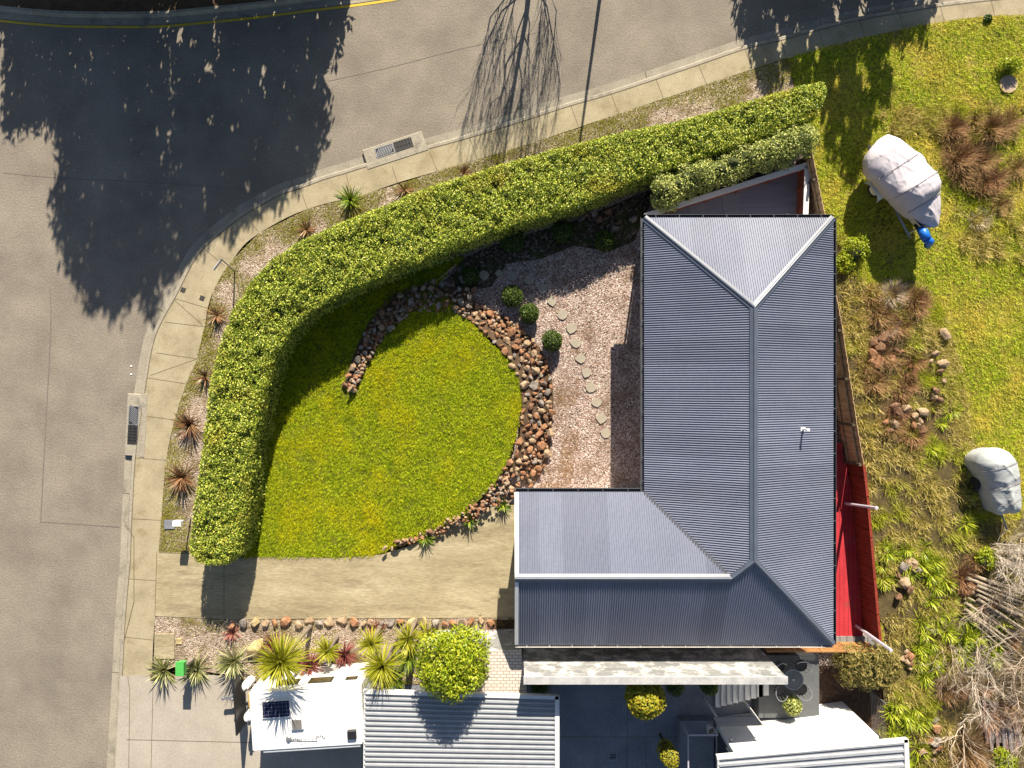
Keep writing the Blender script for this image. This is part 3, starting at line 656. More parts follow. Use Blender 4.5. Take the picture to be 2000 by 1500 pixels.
gb = MB(); xg = XV + .25
gb.add([L3(xg,YS+.2,EZ-.12), L3(xg,YV-.2,EZ-.12), L3(xg,YM,WZ-.09)], [(0,2,1)]); gb.build('gable_wall', M['cream'], house)
def win(c, wd, hh, face):
    ax = Vector((-face[1], face[0], 0)); f = Vector((face[0], face[1], 0)); ang = math.atan2(ax.y, ax.x)
    mb = MB(); c = Vector(c)
    for sx in (-1, 1): mb.box(c + ax*sx*(wd/2) + f*.02, (.06, .07, hh+.06), ang)
    for sz in (-1, 1): mb.box(c + Vector((0,0,sz*hh/2)) + f*.021, (wd-.06, .072, .06), ang)
    mb.box(c + f*.018, (.04, .05, hh-.06), ang)
    wn = mb.build('window', M['gutter'], house); MB().box(c + f*.008, (wd-.06, .012, hh-.06), ang).build('pane', M['glass'], wn)
for y in (4.0, 1.2, -1.6): win(L3(XW+iw, y, 1.45), 1.5, 1.2, (-1, 0))
for x in (6.0, 8.8): win(L3(x, YN-iw, 1.45), 1.6, 1.2, (0, 1))
for y in (3.5, 0, -4): win(L3(XE-iw, y, 1.45), 1.5, 1.2, (1, 0))
mb = MB(); 
for k in range(6): mb.box(L3(xg-.02, YM, .2+.38*k), (.05, 4.0, .365))
mb.build('garage_door', M['offwhite'], house)
MB().tube([L3(XW-.06, 5.05, EZ-.16), L3(XW-.06,5.05,EZ-.3), L3(XW+.30,5.05,EZ-.55), L3(XW+.32,5.05,0)], .045, 8).build('downpipe', M['lilac'], house)
vq = P(1568, 838, 3.55); mb = MB(); mb.tube([vq-HO, vq-HO+Vector((0,0,.42))], .035, 8); mb.lathe(vq-HO+Vector((0,0,.40)), [(.05,0),(.05,.05),(.01,.06)], 10); mb.box(vq-HO+Vector((.0,0,.02)), (.15,.13,.02))
mb.build('vent_pipe', M['white'], house)

# triangular deck with low capped balustrade at the north end of the house
dz = .15; bz = 1.0
tri = [(1262,421),(1577,322),(1573,440)]
A, B, D = [P(a, b, bz) for a, b in tri]; A.z = B.z = D.z = 0
deck = thing('side_deck', 'triangular blue grey timber deck with pale capped rail north of the house', 'deck', ((A+B+D)/3))
DO = deck.location.copy()
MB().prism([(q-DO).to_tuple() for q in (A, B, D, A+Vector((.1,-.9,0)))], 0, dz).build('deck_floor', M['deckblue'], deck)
for (x0, x1) in ((1348,1376),(1412,1444)):
    q = [P(x0,425,dz), P(x0,424-(x0-1262)*.30,dz), P(x1,424-(x1-1262)*.30,dz), P(x1,425,dz)]
    MB().prism([(v-DO).to_tuple() for v in q], dz+.004, dz+.014).build('reflection_panel', M['court'], deck)  # thin panels paler than the boards, standing in for reflected light
def capbeam(a, b_, wd=.2): 
    mb = MB(); m = (a+b_)/2 - DO; mb.box((m.x, m.y, bz-.02), ((b_-a).length+.1, wd, .045), math.atan2(b_.y-a.y, b_.x-a.x)); return mb.build('rail_cap', M['offwhite'], deck)
capbeam(A, B); capbeam(B+Vector((0,-.12,0)), D, .19)
mb = MB(); m = (A+B)/2 - DO; inn = Vector((.3,-1,0)).normalized()*.05
mb.box((m.x, m.y, (bz+dz)/2-.03), ((B-A).length-.1, .04, bz-dz-.07), math.atan2(B.y-A.y, B.x-A.x)); mb.build('rail_boards', M['redwood'], deck)
mb = MB(); 
for k in range(3):
    a = B.lerp(D, (k+.06)/3); c = B.lerp(D, (k+.94)/3); m = (a+c)/2 - DO
    mb.box((m.x, m.y, (bz+dz)/2-.02), ((c-a).length, .03, bz-dz-.06), math.atan2(c.y-a.y, c.x-a.x))
mb.build('rail_boards', M['redwood'], deck)
for k in range(4):
    a = B.lerp(D, k/3) - DO; MB().box((a.x+.0, a.y, bz/2), (.08,.08,bz-.05)).build('post', M['redwood'], deck)
for k in range(1, 5):
    a = A.lerp(B, k/5) - DO; MB().box((a.x, a.y-.03, bz/2-.02), (.08,.08,bz-.07)).build('post', M['redwood'], deck)

# ---------------------------------------------------------------- fences east of the house
fence = thing('paling_fence', 'weathered brown timber paling fence with rails and posts along the east side of the house', 'fence', P(1620, 600))
FO = fence.location.copy(); fz = 1.45
ft = [P(a, b, fz) for a, b in ((1585,293),(1597,350),(1612,425),(1622,500),(1632,570),(1646,645),(1660,740),(1674,830),(1687,908))]
for v in ft: v.z = 0
pm = MB()
for a, b_ in zip(ft, ft[1:]):
    n = max(1, int((b_-a).length/.125)); ang = math.atan2(b_.y-a.y, b_.x-a.x)
    for i in range(n):
        m = a.lerp(b_, (i+.5)/n) - FO; pm.box((m.x + (.012 if i % 2 else 0), m.y, fz/2 + random.uniform(-.012,.012)), ((b_-a).length/n*1.12 if i % 2 else (b_-a).length/n*.9, .018, fz), ang)
pm.build('palings', M['paling'], fence)
for zz in (.35, 1.1):
    mb = MB()
    for a, b_ in zip(ft, ft[1:]):
        m = (a+b_)/2 - FO; mb.box((m.x-.045, m.y, zz), ((b_-a).length+.02, .05, .075), math.atan2(b_.y-a.y, b_.x-a.x))
    mb.build('rail', M['paling'], fence)
for a in ft[1:]:
    q = a - FO; MB().box((q.x-.11, q.y, fz/2-.03), (.09,.09,fz)).build('post', M['trunk'], fence)
# red deck and red brush fence
red = thing('red_deck', 'bright red painted timber deck tucked between house and red fence', 'deck', P(1650, 1080)); RO = red.location.copy()
rp_ = PL([(1600,868),(1640,868),(1652,905),(1664,960),(1676,1100),(1686,1246),(1600,1246)], .2)
mb = MB(); mb.prism([(v-RO).to_tuple() for v in rp_], 0, .2); mb.build('deck_floor', M['red'], red)
q = P(1632, 874, .36) - RO; MB().box((q.x-.1, q.y, .28), (.7,.28,.15)).build('step', M['red'], red)
jm = MB()
for k in range(9): 
    q0 = P(1606+8.5*k, 880+max(0,k-3)*22, .2)-RO; q1 = P(1606+8.5*k, 1245, .2)-RO; strip(jm, q0, q1, .012, .204)
jm.build('board_gap', plain('dark_red_gap', (.12,.008,.012), .8), red)
rf = thing('red_fence', 'dark red brush panel fence along the edge of the red deck', 'fence', P(1690, 1080)); RF0 = rf.location.copy(); rz_ = 1.35
rt = [P(a, b, rz_) for a, b in ((1687,910),(1694,970),(1701,1050),(1708,1130),(1714,1200),(1719,1252))]
for v in rt: v.z = 0
for a, b_ in zip(rt, rt[1:]):
    mb = MB(); n = int((b_-a).length/.07); ang = math.atan2(b_.y-a.y, b_.x-a.x)
    for i in range(n):
        m = a.lerp(b_, (i+.5)/n) - RF0; mb.box((m.x+random.uniform(-.012,.012), m.y, rz_/2+random.uniform(-.03,.02)), ((b_-a).length/n*1.05, .05, rz_), ang)
    mb.build('brush_panel', M['redfence'], rf)
mb = MB()
for a, b_ in zip(rt, rt[1:]): m = (a+b_)/2 - RF0; mb.box((m.x, m.y, rz_+.02), ((b_-a).length+.03, .09, .04), math.atan2(b_.y-a.y, b_.x-a.x))
mb.build('fence_cap', M['redfence'], rf)
def sailpost(b0, z0, b1, z1, lab):
    a = P(b0[0], b0[1], z0); c = P(b1[0], b1[1], z1); t = thing('sail_post', lab, 'post', (a.x, a.y, 0), 0, 'shade sail posts by the red deck')
    MB().tube([Vector((0,0,-.05)), Vector((c.x-a.x, c.y-a.y, z1))], .055, 6).build('post_shaft', M['lilac'], t)
    MB().lathe((c.x-a.x, c.y-a.y, z1), [(.062,-.02),(.062,.02),(.001,.03)], 8).build('post_cap', M['lilac'], t)
sailpost((1652,985), .2, (1712,992), 2.5, 'pale steel post rising through the middle of the red deck')
sailpost((1672,1222), .2, (1740,1270), 2.5, 'pale steel post at the south end of the red deck by the olive shrub')
# grey boards and lattice screen at the south east corner
gd = thing('grey_deck', 'narrow grey board deck at the south east corner of the house', 'deck', P(1650,1255,.3)); GO = gd.location.copy(); GO.z = 0; gd.location.z = 0
mb = MB(); y0 = P(1600,1244,.3).y; y1 = P(1600,1272,.3).y
for k in range(17):
    x = P(1492+13.6*k,1250,.3).x - GO.x; mb.box((x+.11, (y0+y1)/2-GO.y, .15), (.235,y0-y1,.3))
mb.build('boards', M['deckgrey'], gd)
ls = thing('lattice_screen', 'orange brown diagonal lattice screen edging the grey board deck', 'screen', P(1590,1264,.3)); LO = ls.location.copy(); LO.z = 0; ls.location.z = 0
lx0 = P(1484,1256,.3); lx1 = P(1690,1256,.3); lz0, lz1 = .32, 1.15; ly = P(1500,1255,.3).y - LO.y; mb = MB(); Lx = lx1.x - lx0.x; x0 = lx0.x - LO.x
n = int(Lx/.12)
for k in range(-7, n):
    for sg, yy in ((1, 0), (-1, .02)):
        a0 = x0 + k*.12; a = a0 if sg > 0 else a0 + (lz1-lz0); e = a0 + (lz1-lz0) if sg > 0 else a0
        ta, tb = 0.0, 1.0
        lo, hi = x0, x0 + Lx
        for t_ in (0,): 
            if e != a:
                t1 = (lo-a)/(e-a); t2 = (hi-a)/(e-a); ta = max(0, min(t1, t2)); tb = min(1, max(t1, t2))
        if tb - ta < .05: continue
        p = Vector((a+(e-a)*ta, ly-yy, lz0+(lz1-lz0)*ta)); q = Vector((a+(e-a)*tb, ly-yy, lz0+(lz1-lz0)*tb))
        mb.tube([p, q], .02, 4, False)
mb.build('lattice', M['orangewood'], ls)
for k in range(5): MB().box((x0+Lx*k/4, ly, .6), (.07,.07,1.2)).build('post', M['orangewood'], ls)
for zz in (lz0, lz1): MB().box((x0+Lx/2, ly-.005, zz), (Lx,.055,.06)).build('rail', M['orangewood'], ls)
# ================================================================== HEDGES
def hedge_mesh(name, outline, h, leaf, n_top, n_side, mat, parent, amp=.10):
    poly = np.array([(v[0], v[1]) for v in outline])
    t = scatter(poly, n_top); d = polydist(t[:, 0], t[:, 1], poly)
    z = h + amp*2*(vnoise(t[:, 0], t[:, 1], 1.6)-.5) + amp*1.6*(vnoise(t[:, 0]+31, t[:, 1], 5.0)-.5) - .22*np.exp(-d/.12) + rng.uniform(-.20, .03, len(t)) - .42*np.clip(.42-vnoise(t[:, 0]+11, t[:, 1]+5, 6.5), 0, 1)
    Pt = np.c_[t, z]; Nt = np.tile([0, 0, 1.0], (n_top, 1))
    seg = np.roll(poly, -1, 0) - poly; L = np.linalg.norm(seg, axis=1); k = rng.choice(len(poly), n_side, p=L/L.sum()); u = rng.random(n_side)
    s = poly[k] + seg[k]*u[:, None]; nr = np.c_[seg[k][:, 1], -seg[k][:, 0]]; nr /= np.linalg.norm(nr, axis=1)[:, None]+1e-9
    ar = np.sum(poly[:, 0]*np.roll(poly[:, 1], -1) - np.roll(poly[:, 0], -1)*poly[:, 1]); nr *= 1 if ar > 0 else -1
    zz = h * rng.uniform(.02, 1, n_side)**.8
    s = s + nr * (.10*(vnoise(s[:, 0]+zz, s[:, 1], 2.5)-.5) + rng.uniform(-.12, .04, n_side) - .10*ss(.75, 1, zz/h))[:, None]
    Ps = np.c_[s, zz]; Ns = np.c_[nr, np.full(n_side, .35)]
    V, F = leaf_arrays(np.concatenate([Pt, Ps]), np.concatenate([Nt, Ns]), leaf, .55, .75)
    return np_mesh(name, V, F)
def inset(poly, d):
    p = np.array([(v[0], v[1]) for v in poly]); n = len(p); t = np.roll(p, -1, 0) - np.roll(p, 1, 0); t /= np.linalg.norm(t, axis=1)[:, None]
    ar = np.sum(p[:, 0]*np.roll(p[:, 1], -1) - np.roll(p[:, 0], -1)*p[:, 1]); nr = np.c_[-t[:, 1], t[:, 0]] * (1 if ar > 0 else -1)
    return p + nr*d
HH = 2.0
HOUT = [(367,1085),(366,1050),(372,1010),(380,950),(390,880),(398,810),(407,740),(424,670),(450,605),(482,552),(522,508),(575,472),(640,441),(720,409),(800,376),(880,346),(960,322),(1040,300),(1120,276),(1200,257),(1280,240),(1360,222),(1440,200),(1520,176),(1580,160),(1612,155),(1622,172),(1610,205),(1600,225)]
HINN = [(1545,245),(1490,268),(1440,286),(1360,312),(1300,332),(1240,354),(1180,383),(1120,407),(1040,430),(960,455),(900,478),(840,502),(780,525),(720,548),(660,577),(605,610),(565,648),(540,688),(523,735),(508,800),(495,860),(487,920),(480,980),(473,1040),(462,1085),(440,1106),(400,1108),(378,1102)]
hp = PL(HOUT + HINN, HH)
hedge = thing('hedge', 'long clipped bright green hedge curving round the corner behind the footpath', 'hedge', (-5, 3, 0)); HD = hedge.location
me = hedge_mesh('foliage', hp, HH, .066, 112000, 70000, M['hedge'], hedge); V = np.empty(len(me.vertices)*3, np.float32); me.vertices.foreach_get('co', V)
V = V.reshape(-1, 3) - np.array([-5, 3, 0]); me.vertices.foreach_set('co', V.astype(np.float32).ravel()); me.update(); link('foliage', me, M['hedge'], hedge)
ip = inset(hp, .2); MB().prism([(p[0]+5, p[1]-3) for p in ip], 0, HH-.24).build('shade_core', M['shadecore'], hedge)
for k, (px, py, r, lab) in enumerate([(1322,364,.52,'low grey green shrub between the first two of the deck row'),(1372,343,.54,'low grey green shrub before the middle of the deck row'),(1428,323,.56,'low grey green shrub just after the middle of the deck row'),(1482,302,.56,'low grey green shrub before the large eastern one of the deck row'),(1537,284,.54,'low grey green shrub just before the east end of the deck row'),(1300,376,.55,'grey green shrub at the west end of the row beside the triangular deck'),(1345,352,.62,'second grey green shrub in the row along the deck rail'),(1400,334,.66,'middle grey green shrub in the row along the deck rail'),(1455,312,.68,'bushy grey green shrub right of the middle of the deck row'),(1510,292,.68,'large grey green shrub near the east end of the deck row'),(1562,274,.62,'grey green shrub at the east end of the deck row by the fence')]):
    shrub('grey_green_shrub', lab, 'shrub', px-4, py+5, r*1.1, 2.55, M['olive'], 5500, .08, 'grey green shrubs behind the deck', 0, 14, .5, r*.85, True, .7, .34)

# ================================================================== ROCKS
def rock_mesh(name, mat, seed, flat=.75):
    r = np.random.default_rng(seed); bm = bmesh.new()
    p = unit(r.normal(0, 1, (13, 3))) * r.uniform(.38, .56, 13)[:, None] * np.array([1, r.uniform(.7, .95), flat])
    for q in p: bm.verts.new(q)
    res = bmesh.ops.convex_hull(bm, input=list(bm.verts)); bmesh.ops.delete(bm, geom=[g for g in res['geom_interior'] if isinstance(g, bmesh.types.BMVert)], context='VERTS')
    bmesh.ops.bevel(bm, geom=list(bm.edges), offset=.035, segments=1, affect='EDGES')
    me = bpy.data.meshes.new(name); bm.to_mesh(me); bm.free(); me.materials.append(M[mat]); return me
RK = {m: [rock_mesh('rock_'+m, m, 40+i*7+j) for j in range(5)] for i, m in enumerate(('rust', 'tan', 'greyrock', 'brownrock', 'sandrock'))}
CN = {'rust': 'rusty orange', 'tan': 'tan', 'greyrock': 'grey', 'brownrock': 'dark brown', 'sandrock': 'sandy yellow'}
def rock(x, y, z, s, mat, label, group, cat='rock', name='rock', zs=1.0):
    o = bpy.data.objects.new(name, random.choice(RK[mat])); col.objects.link(o)
    o.location = (x, y, z); o.scale = (s, s*random.uniform(.8, 1), s*zs*random.uniform(.8, 1.05))
    o.rotation_euler = (random.uniform(-.3, .3), random.uniform(-.3, .3), random.uniform(0, 6.28))
    return tag(o, label, cat, group)
def rock_line(cl, zfun, smin, smax, n, mats, wts, where, group, gap=.80, lift=.12):
    """fill a band (px centreline with widths) with loose rocks"""
    c = np.array(cl, float); seg = np.hypot(np.diff(c[:, 0]), np.diff(c[:, 1])); w_ = seg*(c[:-1, 2]+c[1:, 2]); placed = []
    tries = 0
    while len(placed) < n and tries < 9000:
        tries += 1; f = 1 - .5*min(1, tries/7000)
        i = rng.choice(len(seg), p=w_/w_.sum()); t = random.random(); q = c[i]*(1-t)+c[i+1]*t
        dx, dy = c[i+1, :2]-c[i, :2]; L = math.hypot(dx, dy); off = random.uniform(-.5, .5)
        s = random.uniform(smin, smax)*f; px = q[0] - dy/L*off*q[2]; py = q[1] + dx/L*off*q[2]
        p = P(px, py, .15)
        if any((p.x-a)**2+(p.y-b)**2 < (gap*.5*(s+r))**2 for a, b, r in placed): continue
        placed.append((p.x, p.y, s)); m = random.choices(mats, wts)[0]
        rock(p.x, p.y, zfun(p.x, p.y, off) + s*lift, s, m, f'{CN[m]} loose rock {where}', group)
    return placed
bankc = [(905,598,34),(940,618,40),(978,645,52),(1012,675,60),(1040,722,62),(1050,780,60),(1046,840,58),(1040,890,60),(1012,932,64)]
bz = lambda x, y, off: .28 + off*.22
pl1 = rock_line(bankc, bz, .22, .50, 124, ('rust','tan','greyrock','brownrock'), (5,5,2,1), 'in the bank of stones between lawn and pink gravel', 'rocks of the bank beside the lawn', .76)
pl2 = rock_line([(1012,932,60),(970,965,48),(935,988,34),(900,1008,24),(860,1033,17),(822,1049,14),(775,1064,12),(752,1072,9)], lambda x, y, o: .2+o*.2, .18, .42, 46, ('rust','tan','brownrock','greyrock'), (5,4,2,1), 'in the narrowing tail of stones above the driveway', 'rocks above the driveway')
pl3 = rock_line([(683,758,22),(695,722,28),(715,682,34),(735,648,36),(765,612,42),(800,587,44),(840,573,46),(880,578,50),(920,592,50)], lambda x, y, o: float(lawn_z(x, y))+.10, .20, .42, 88, ('brownrock','greyrock','tan','rust'), (4,4,2,1), 'in the shaded stone arc inside the lawn', 'rocks of the shaded arc')
# smaller stones wedged between them: too many to count
mb = MB(); sm = []
for cl, k in ((bankc, 420), ([(683,758,20),(735,648,32),(800,587,40),(920,592,44)], 260), ([(1012,932,50),(935,988,30),(860,1033,14),(775,1064,8)], 130)):
    c = np.array(cl, float)
    for _ in range(k):
        i = rng.integers(len(c)-1); t = random.random(); q = c[i]*(1-t)+c[i+1]*t; dx, dy = c[i+1, :2]-c[i, :2]; L = math.hypot(dx, dy); o = random.uniform(-.5, .5)
        p = P(q[0]-dy/L*o*q[2], q[1]+dx/L*o*q[2], .1); sm.append((p.x, p.y, max(.14+o*.2, float(lawn_z(p.x, p.y))+.05) if k != 420 else .24+o*.15, random.uniform(.10, .21)))
def pebbles(name, sm, mat):
    V = []; F = []; b = 0
    for x, y, z, s in sm:
        me = RK['tan'][random.randrange(5)]; q = np.array([v.co for v in me.vertices])*s; a = random.uniform(0, 6.28)
        V.append(np.c_[q[:, 0]*math.cos(a)-q[:, 1]*math.sin(a)+x, q[:, 0]*math.sin(a)+q[:, 1]*math.cos(a)+y, q[:, 2]+z])
        F += [tuple(b+i for i in f.vertices) for f in me.polygons]; b += len(q)
    me = bpy.data.meshes.new(name); me.from_pydata(np.concatenate(V).tolist(), [], F); me.update(); o = link(name, me, mat); o['kind'] = 'stuff'
pebbles('small_stones', sm, leaf_mat('mixed_small_stones', ((.13,.06,.035),(.28,.13,.065),(.34,.23,.14),(.2,.17,.14)), .9, 0))
# soil beneath the rock bands
bmb = MB()
for cl, zt in ((bankc, .14), ([(683,760,24),(735,648,40),(800,587,46),(920,592,54)], .0)):
    c = smoothline([tuple(P(a, b))[:2] for a, b, w_ in cl]); ws = np.interp(np.linspace(0, 1, len(c)), np.linspace(0, 1, len(cl)), [q[2]/S*.52 for q in cl])
    t = np.gradient(c, axis=0); t /= np.linalg.norm(t, axis=1)[:, None]; nn = np.c_[-t[:, 1], t[:, 0]]*ws[:, None]
    za = lawn_z((c+nn)[:, 0], (c+nn)[:, 1])+.03; zb = lawn_z((c-nn)[:, 0], (c-nn)[:, 1])+.03
    n = len(c); a = c+nn; b_ = c-nn
    vs = [(a[i][0], a[i][1], za[i] if zt == 0 else .02) for i in range(n)] + [(b_[i][0], b_[i][1], zb[i]) for i in range(n)]
    bmb.add(vs, [(i, i+1, n+i+1, n+i) for i in range(n-1)])
o = bmb.build('stone_bank_soil', M['soil']); o['kind'] = 'structure'
# row of edging rocks along the driveway
x = 462
while x < 962:
    s = random.uniform(14, 27); m = random.choices(('rust','tan','greyrock','sandrock'), (6,3,1.5,2) if x < 560 or x > 760 else (3,3,3,1))[0]
    p = P(x + s/2, 1216 + random.uniform(-2, 4), .1); rock(p.x, p.y, .08, s/S*1.12, m, f'{CN[m]} rock in the edging row below the driveway', 'edging rocks below the driveway', zs=.9); x += s*.95
for px, py, s, m, lab in ((452,1222,.42,'rust','rusty rock at the corner where the edging row meets the hedge shadow'),(498,1264,.85,'sandrock','big sandy yellow boulder among the garden bed plants'),(478,1048,.52,'rust','rusty rock alone at the foot of the hedge end'),(1846,651,.62,'tan','pale round boulder alone on the right hand grass')):
    p = P(px, py, .2); rock(p.x, p.y, .17, s, m, lab, None, 'boulder', 'boulder')
# rubble on the rough slope, shaded stones under the hedge
def rubble(n, cx, cy, rx, ry, smin, smax, mats, where, group, z=.2):
    for _ in range(n):
        a = random.uniform(0, 6.28); r = math.sqrt(random.random()); p = P(cx+rx*r*math.cos(a), cy+ry*r*math.sin(a), .1); m = random.choice(mats)
        rock(p.x, p.y, z, random.uniform(smin, smax)*1.2, m, f'{CN[m]} broken rock {where}', group)
rubble(13, 1725, 685, 32, 27, .3, .7, ('rust','rust','brownrock'), 'in the upper rubble heap east of the fence', 'upper rubble heap')
rubble(15, 1765, 820, 46, 30, .25, .55, ('rust','tan','brownrock'), 'in the lower rubble heap east of the fence', 'lower rubble heap')
rubble(8, 1825, 735, 18, 50, .2, .5, ('brownrock','tan'), 'along the grass edge east of the rubble', 'stones at the grass edge')
rubble(14, 1765, 1128, 28, 45, .25, .6, ('tan','brownrock','greyrock'), 'beside the red fence on the rough slope', 'stones beside the red fence')
rubble(7, 1770, 1290, 14, 20, .2, .42, ('rust','tan'), 'between the olive shrub and strap leaf clumps', 'stones by the olive shrub')
rubble(8, 1815, 1440, 16, 60, .25, .5, ('tan','rust','greyrock'), 'right of the white ribbed roof', 'stones right of the ribbed roof')
rubble(14, 1180, 432, 60, 20, .2, .42, ('brownrock','greyrock'), 'in deep shade at the foot of the hedge', 'shaded stones under the hedge')

# stepping stones
SLB = [(906,545),(945,538),(975,534),(1001,540),(1033,547),(1060,565),(1078,588),(1098,615),(1116,641),(1125,670),(1134,700),(1145,727),(1154,757),(1165,786),(1174,817),(1183,846)]
for i, (px, py) in enumerate(SLB):
    p = P(px, py); s = .36 if i != 2 else .26; me = MB(); a = np.arange(8)*math.pi/4+.4; r = [s*.5*random.uniform(.92, 1.14)*(1.12 if k % 2 else .95) for k in range(8)]
    me.prism([(r[k]*math.cos(a[k]), r[k]*math.sin(a[k])) for k in range(8)], 0, .05); o = me.build('stepping_stone', M['slab']); o.location = (p.x, p.y, -.005); o.rotation_euler.z = random.uniform(0, .6)
    tag(o, ['bluish stepping stone in the hedge shade on the yard path', 'pale square stepping stone in the sunlit pink gravel path'][px > 1085], 'stepping stone', ['shaded stepping stones', 'sunlit stepping stones'][px > 1085])
o = MB().box(P(870,535,.05), (1.05,.04,.14), R(40)).build('garden_edging', M['paling']); tag(o, 'thin timber edging board between lawn and gravel in the hedge shade', 'edging')
o = MB().rbox((0,0,.12), (.09,.30,.10), .01).build('timber_block', M['tan']); o.location = P(686,758,.25); o.rotation_euler.z = R(-38); tag(o, 'short tan timber block at the tip of the shaded stone arc', 'timber block')

# ================================================================== PLANTS ROUND THE YARD
for px, py, r, h, m, lab in ((1079,665,.40,.75,'round','round clipped dark green shrub in sun between stones and gravel'),(1034,612,.38,.7,'round','leafy dark shrub half in shade above the round one'),(1000,466,.50,.8,'round','wide dark shrub deepest in the hedge shade'),(1099,452,.42,.75,'round','dark round shrub in shade beneath the hedge middle'),(1182,470,.40,.75,'round','dark round shrub in shade nearest the house corner'),(920,538,.34,.6,'round','small dark shrub in shade at the west end of the gravel'),(1001,578,.42,.65,'round','dark shrub in shade above the stone bank')):
    shrub('round_shrub', lab, 'shrub', px, py, r, h, M[m], 1900, .075, 'round shrubs in the gravel yard', aspect=.4, jitter=.9)
for px, py, n, L, W, m, lab in ((685,391,70,.62,.06,'yucca2','bright green spiky yucca on the verge outside the hedge bend'),(599,449,34,.5,.06,'flax','bronze spiky plant on the verge left of the green yucca'),(790,371,46,.42,.035,'flax','low brown grassy plant on the verge right of the green yucca'),(906,338,34,.36,.035,'flax','small brown plant on the verge under the bare tree shadow'),(424,616,44,.55,.05,'flax','bronze flax squeezed against the hedge beside the sign shadow'),(402,735,40,.5,.05,'flax','bronze flax half hidden by the hedge near the kerb inlet'),(372,828,90,.72,.05,'flax','upper large bronze flax on the verge opposite the left grate'),(358,932,90,.72,.05,'flax','lower large bronze flax on the verge above the letterbox')):
    strap_plant('flax_plant' if m == 'flax' else 'yucca_plant', lab, 'plant', px, py, n, L, W, M[m], 0, (.25,1.35), .9, 'spiky plants on the verge')
for px, py, lab in ((831,1051,'green strap leaf plant left of the three on the stone tail'),(917,1015,'green strap leaf plant in the middle of the stone tail'),(984,985,'green strap leaf plant nearest the garage wing')):
    strap_plant('strap_leaf_plant', lab, 'plant', px, py, 42, .42, .05, M['yucca2'], 0, (.1,1.3), .9, 'strap leaf plants on the stones', zb=.12)
# neighbour's planted bed
NB = [(322,1308,70,.62,.055,'agave',0.0,'pale grey green strap plant left of the green letterbox'),(386,1306,80,.66,.055,'agave',0.0,'pale grey green strap plant right of the green letterbox'),(458,1290,95,.72,.05,'agave',.35,'grey green spiky plant in front of the caravan drawbar'),
 (550,1290,230,.86,.055,'yucca',3.4,'largest yellow green spiky palm in front of the caravan'),(536,1258,70,.55,.045,'burg',.3,'red brown spiky plant behind the largest yellow palm'),(606,1298,90,.58,.045,'burg',1.0,'burgundy spiky plant right of the largest yellow palm'),(640,1270,90,.52,.045,'yucca',1.4,'small yellow spiky palm between two burgundy ones'),(673,1278,85,.52,.045,'burg',.6,'burgundy spiky plant right of the small yellow palm'),
 (725,1257,80,.54,.045,'yucca',1.8,'yellow green palm head nearest the driveway'),(748,1299,120,.78,.05,'yucca',2.7,'tall yellow green palm left of the round tree'),(770,1326,60,.52,.05,'yucca2',2.2,'green palm head low beside the ribbed roof'),(797,1248,80,.6,.045,'yucca',2.0,'yellow green palm touching the round tree crown'),(800,1280,70,.62,.05,'yucca2',2.0,'green palm tucked under the round tree'),(834,1238,60,.45,.045,'yucca',.8,'small yellow palm peeping above the round tree'),
 (735,1226,50,.42,.035,'burg',.1,'dark burgundy tuft at the edging row'),(455,1236,44,.34,.05,'pinkplant',0.0,'pink rosette plant beside the corner edging rock'),(955,1238,40,.42,.05,'pinkplant',0.0,'pink red spiky plant right of the round tree'),(960,1262,34,.4,.045,'agave',0.0,'dry grey strap plant at the foot of the round tree')]
for px, py, n, L, W, m, tr, lab in NB:
    strap_plant('palm_plant' if tr > .12 else 'spiky_plant', lab, 'plant', px, py, int(n*1.5), L*1.12, W, M[m], tr, (-.35 if tr > .4 else .05, 1.45), .6, 'spiky plants in the neighbour bed')
tree = shrub('garden_tree', 'round bright green tree beside the ribbed carport roof', 'tree', 882, 1289, 1.32, 2.7, M['lime'], 26000, .10, None, 1.9, 70, .5, 1.28, False, .75, .44)
for o_ in list(tree.children):
    if o_.name.startswith('foliage'): o_.name = 'crown'
mb = MB()
for k in range(7): a = k*.9; branches(mb, (0,0,1.0), (math.cos(a)*.7, math.sin(a)*.7, 1), 1.1, .045, 1, .6, 3)
mb.build('limb', M['trunk'], tree); MB().tube([(.1,.1,-2.0),(.05,.02,-.6),(0,0,.6)], [.13,.10,.06], 9).build('trunk', M['trunk'], tree)
# courtyard topiary
for px, py, r, h, m, lab in ((1260,1363,.68,1.4,'gold','large golden rounded shrub standing in the shaded courtyard'),(1305,1472,.36,1.7,'gold','small golden ball shrub beside the grey planter'),(1054,1342,.34,1.0,'round','dark shrub half hidden behind the left end of the block wall'),(1318,1338,.36,1.2,'round','dark shrub behind the block wall right of the golden one'),(1385,1338,.34,1.2,'round','dark shrub behind the block wall beside the steps')):
    tb = shrub('topiary_shrub', lab, 'shrub', px, py, r, h, M[m], 3400 if r > .5 else 1500, .10 if r > .5 else .06, 'courtyard shrubs', (2.2 if r > .5 else .45) if m == 'gold' else 0, aspect=.6)
    if m == 'gold': MB().tube([(0,0,-(2.3 if r > .5 else .5)),(.02,0,.2)], .05, 8).build('trunk', M['trunk'], tb)
# big olive conifer
shrub('conifer_shrub', 'wide olive brown conifer shrub below the lattice screen', 'shrub', 1690, 1300, 1.25, 1.7, M['conifer'], 13000, .17, None, 0, 44, .22, .72, True, .7, .40)

